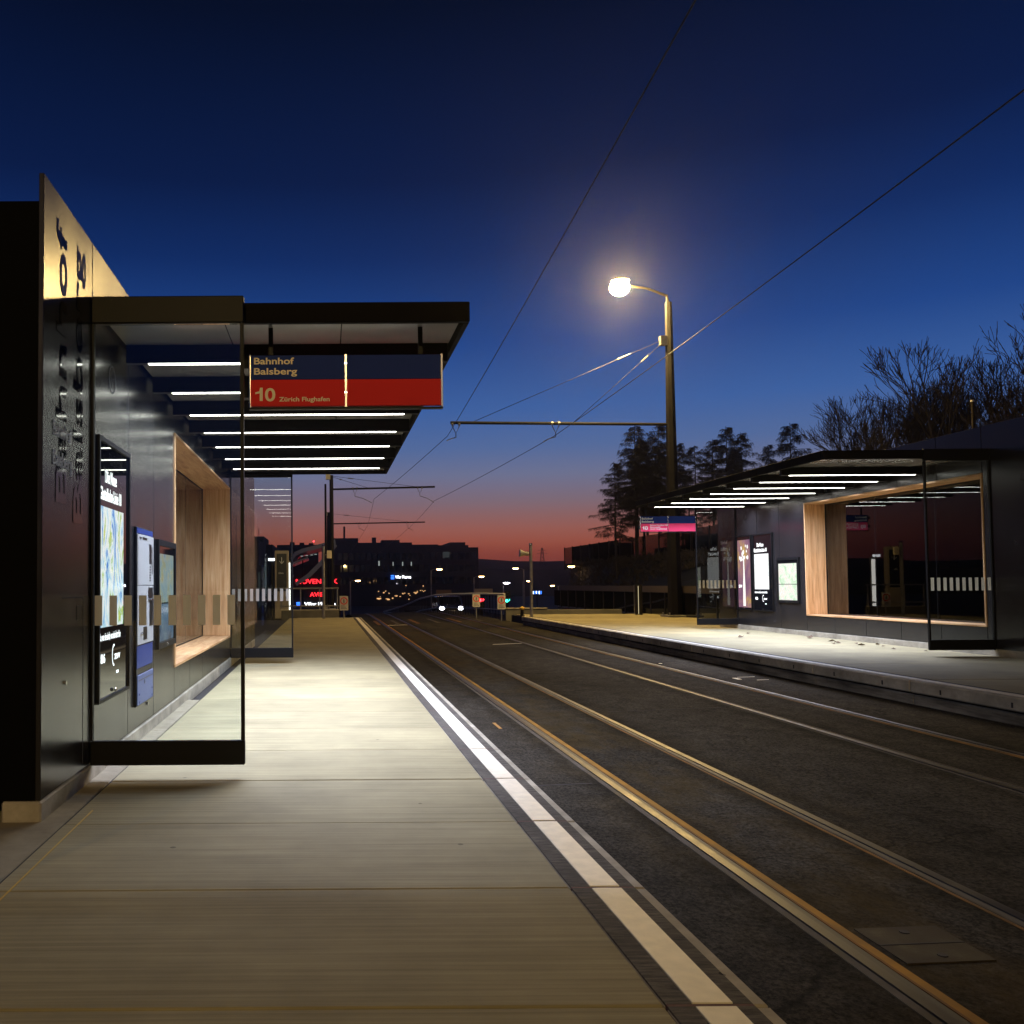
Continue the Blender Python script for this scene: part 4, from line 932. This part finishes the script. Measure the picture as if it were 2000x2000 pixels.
# glass balustrade at the back of the far platform
r = empty('balustrade', (11.35, 30.2, PZ-.1), 'dark glass balustrade with a broad top board behind the far platform', 'fence')
B(-.03,.03,-8,14,.86,1.08).build('top_board', plain('board_brown', (.06,.045,.035), .6), r)
for i in range(17):
    y = -7.9+i*1.35
    B(-.03,.03,y-.03,y+.03,0,.858).build('post', M['frame'], r); B(-.008,.008,y+.05,y+1.28,.1,.85).build('pane', M['dark_glass'], r)
B(-.1,.1,-8,14,-.05,.05).build('foot_rail', M['frame'], r)
# curved bridge railing
r = empty('bridge_railing', (6.2, 42, -.6), 'curved steel bridge railing with thin balusters beside the far track', 'railing')
RP = [(3.80,60,-.62),(4.4,55,-.22),(4.58,50,.13),(4.84,47,.43),(5.27,44,.65),(5.75,42,.71),(6.43,39,.76),(7.06,36,.77)]
RP = [Vector(p)-Vector((6.2,42,-.6)) for p in RP]
MB().tube(RP, .045, 8).build('handrail', M['board_white'], r); 
low = [p+Vector((0,0,-.62)) for p in RP]; MB().tube([Vector((p.x,p.y,max(p.z,-.02))) for p in low], .025, 6).build('lower_rail', M['galv'], r)
for i in range(len(RP)-1):
    n = max(3, int((RP[i+1]-RP[i]).length/.28))
    for k in range(n):
        p = RP[i].lerp(RP[i+1], k/n); MB().tube([(p.x,p.y,p.z),(p.x,p.y,min(p.z-.05, 0))], .011, 5).build('baluster', M['mast'], r)

# ================================================================== distant street lamps, traffic, boards
def street_lamp(xy, ztop, side, base, label, m='sodium', arm=.7, big=1.0):
    r = empty('street_lamp', (xy[0], xy[1], base), label, 'street lamp', 'distant lit street lamps'); h = ztop-base
    MB().cyl(0,0,0,h,.09,.06,k=8).build('pole', M['galv'], r)
    a = MB().tube([(0,0,h-.05),(side*arm*.5,0,h+.12),(side*arm,0,h+.14)], .035, 6).build('arm', M['galv'], r)
    MB().ell((side*(arm+.22),0,h+.13), .36*big, .14*big, .09*big, 12, 5, 0, 90).build('head', M['galv'], r); MB().ell((side*(arm+.22),0,h+.12), .32*big, .12*big, .14*big, 12, 5, -90, 0).build('lamp_lens', M[m], r)
SL = [((2.9,110),1.55,1,'short orange street lamp left of the tracks, beside the bright no-pedestrians board','sodium'), ((11.55,100),2.7,1,'orange street lamp in front of the office block, its arm to the right','sodium'), ((17.9,110),1.95,1,'orange street lamp above the lit beige board','sodium'),
      ((21.8,100),2.75,-1,'taller orange street lamp left of the loudspeaker pole','sodium'), ((32.5,150),1.45,1,'low orange street lamp just left of the loudspeaker pole','sodium'), ((23.9,85),2.65,-1,'orange street lamp behind the balustrade under the noise barrier','sodium'),
      ((35.8,140),.7,-1,'lowest orange street lamp right of the loudspeaker pole','sodium'), ((24.3,60),2.55,-1,'orange street lamp right of the tall lamp mast, beside the far glass screen','sodium'), ((27.3,140),1.2,1,'brilliant white floodlight on a pole left of the loudspeaker pole','cold'),
      ((31.5,100),.95,-1,'small cold white lamp above the balustrade','cold')]
for (xy, zt, sd_, lb_, m_) in SL:
    street_lamp(xy, zt, sd_, max(-4.7, gz(xy[1])) if xy[0] < 20 else min(ez(xy[0], xy[1]), zt-4.5), lb_, m_, arm=.3 if m_ == 'cold' else .7, big=1.5 if 'brilliant' in lb_ else 1)
def signal(loc, col_, label, z):
    r = empty('traffic_light', loc, label, 'traffic light', 'lit traffic lights beyond the bridge')
    MB().cyl(0,0,0,z+.3,.05,k=8).build('post', M['mast'], r); hs_ = B(-.16,.16,-.12,.12,z-.4,z+.4).build('housing', M['black'], r, .02)
    for k in range(3):
        on = (k == 2 and col_ == 'red_lamp') or (k == 0 and col_ == 'green_lamp')
        MB().tube([(0,-.12,z-.25+k*.25),(0,-.15,z-.25+k*.25)], .10, 12).build('lens', M[col_] if on else M['dark_glass'], hs_)
signal((10.17, 60, -3.6), 'red_lamp', 'left one of two red traffic lights beside the boards', 3.45); signal((10.8, 63, -3.7), 'red_lamp', 'right and smaller one of two red traffic lights beside the boards', 3.52)
signal((11.9, 60, -3.6), 'green_lamp', 'left one of two green traffic lights beyond the bridge', 3.9); signal((12.6, 63, -3.7), 'green_lamp', 'right and smaller one of two green traffic lights beyond the bridge', 4.0)
def billboard(x0, x1, y, z0, z1, base, m, label):
    r = empty('billboard', ((x0+x1)/2, y, base), label, 'billboard', 'boards beyond the bridge'); w = (x1-x0)/2
    B(-w, w, 0, .2, z0-base, z1-base).build('board', m, r); 
    for x in (-w*.7, w*.7): MB().cyl(x,.3,0,z0-base+.2,.06,k=6).build('post', M['mast'], r)
billboard(10.9, 12.4, 90, -.2, .6, -4.7, plain('board_brown_dim', (.30,.16,.08), .6), 'dim brown board beyond the bridge railing')
bb = plain('board_beige', (.62,.48,.32), .6); billboard(14.7, 16.5, 90, .1, .68, -4.7, bb, 'lit beige board under the orange lamp')
r = empty('display_board', (27.9, 120, -4.8), 'small blue dot-matrix display beyond the far platform', 'display')
B(-.7,.7,0,.2,4.4,5.1).build('housing', M['black'], r); MB().cyl(0,.3,0,4.5,.07,k=6).build('post', M['mast'], r)
random.seed(3)
for i in range(9): B(-.58+i*.13, -.58+i*.13+random.choice((.05,.09)), -.03, -.005, 4.55+random.choice((0,.08)), 4.95).build('segment', M['blue_neon'] if i % 3 else M['white_neon'], r)
# car on the road below
def car(loc, rz, label):
    r = empty('car', loc, label, 'car', None, rz)
    prof = [(-2.1,.35),(-2.12,.75),(-1.5,.92),(-.75,1.42),(.75,1.45),(1.55,.98),(2.1,.88),(2.12,.4),(1.8,.25),(-1.8,.25)]
    b = MB(); b.prism(prof, -.82, .82); o = b.build('body', M['car_paint'], r, .04)
    MB().prism([(-1.38,.95),(-.75,1.36),(.72,1.38),(1.35,1.0)], -.835, .835).build('side_window', M['dark_glass'], r)
    MB().quad((-1.52,-.7,.95),(-1.52,.7,.95),(-.82,.62,1.40),(-.82,-.62,1.40)).build('windscreen', M['dark_glass'], r)
    for sx in (-1.3, 1.3):
        for sy in (-.8, .8):
            w_ = MB().tube([(sx,sy-.1,.31),(sx,sy+.1,.31)], .31, 14).build('wheel', M['tyre'], r); MB().tube([(sx,sy-.11,.31),(sx,sy+.11,.31)], .18, 10).build('rim', M['galv'], w_)
    for sy in (-.62, .62): MB().ell((-2.1,sy,.66), .07, .19, .12, 10, 6).build('headlight', M['headlamp'], r)
    for sy in (-.62, .62): MB().ell((2.1,sy,.75), .04, .15, .08, 10, 6).build('tail_light', M['red_lamp'] if False else M['sign_red'], r)
    B(-2.14,-2.12,-.25,.25,.42,.52).build('number_plate', M['white'], r)
car((8.25, 62.1, -1.08), R(90), 'car with bright headlights coming towards the tracks behind the bridge railing')
# raised side street the car drives on
o = B(6.9, 13.0, 52, 80, -4.9, -1.10).build('side_street', M['asphalt']); tag(o, 'dark side street behind the bridge railing', kind='structure')
# added thin volume: stands in for the lens glow around the lamps
hz = B(-990, 990, -290, 990, -7, 19.5).build('glow_haze', M['body']); hz.data.materials.clear()
hm = bpy.data.materials.new('glow_volume'); hm.use_nodes = True; nt = hm.node_tree
for n in list(nt.nodes): nt.nodes.remove(n)
pv = nt.nodes.new('ShaderNodeVolumePrincipled'); pv.inputs['Color'].default_value = (.9,.9,.92,1); pv.inputs['Density'].default_value = GLOW_HAZE; pv.inputs['Anisotropy'].default_value = .9
oo = nt.nodes.new('ShaderNodeOutputMaterial'); nt.links.new(pv.outputs[0], oo.inputs['Volume']); hz.data.materials.append(hm)
tag(hz, 'thin veil added for the lens glow around the lamps', kind='stuff')
bpy.context.view_layer.update()
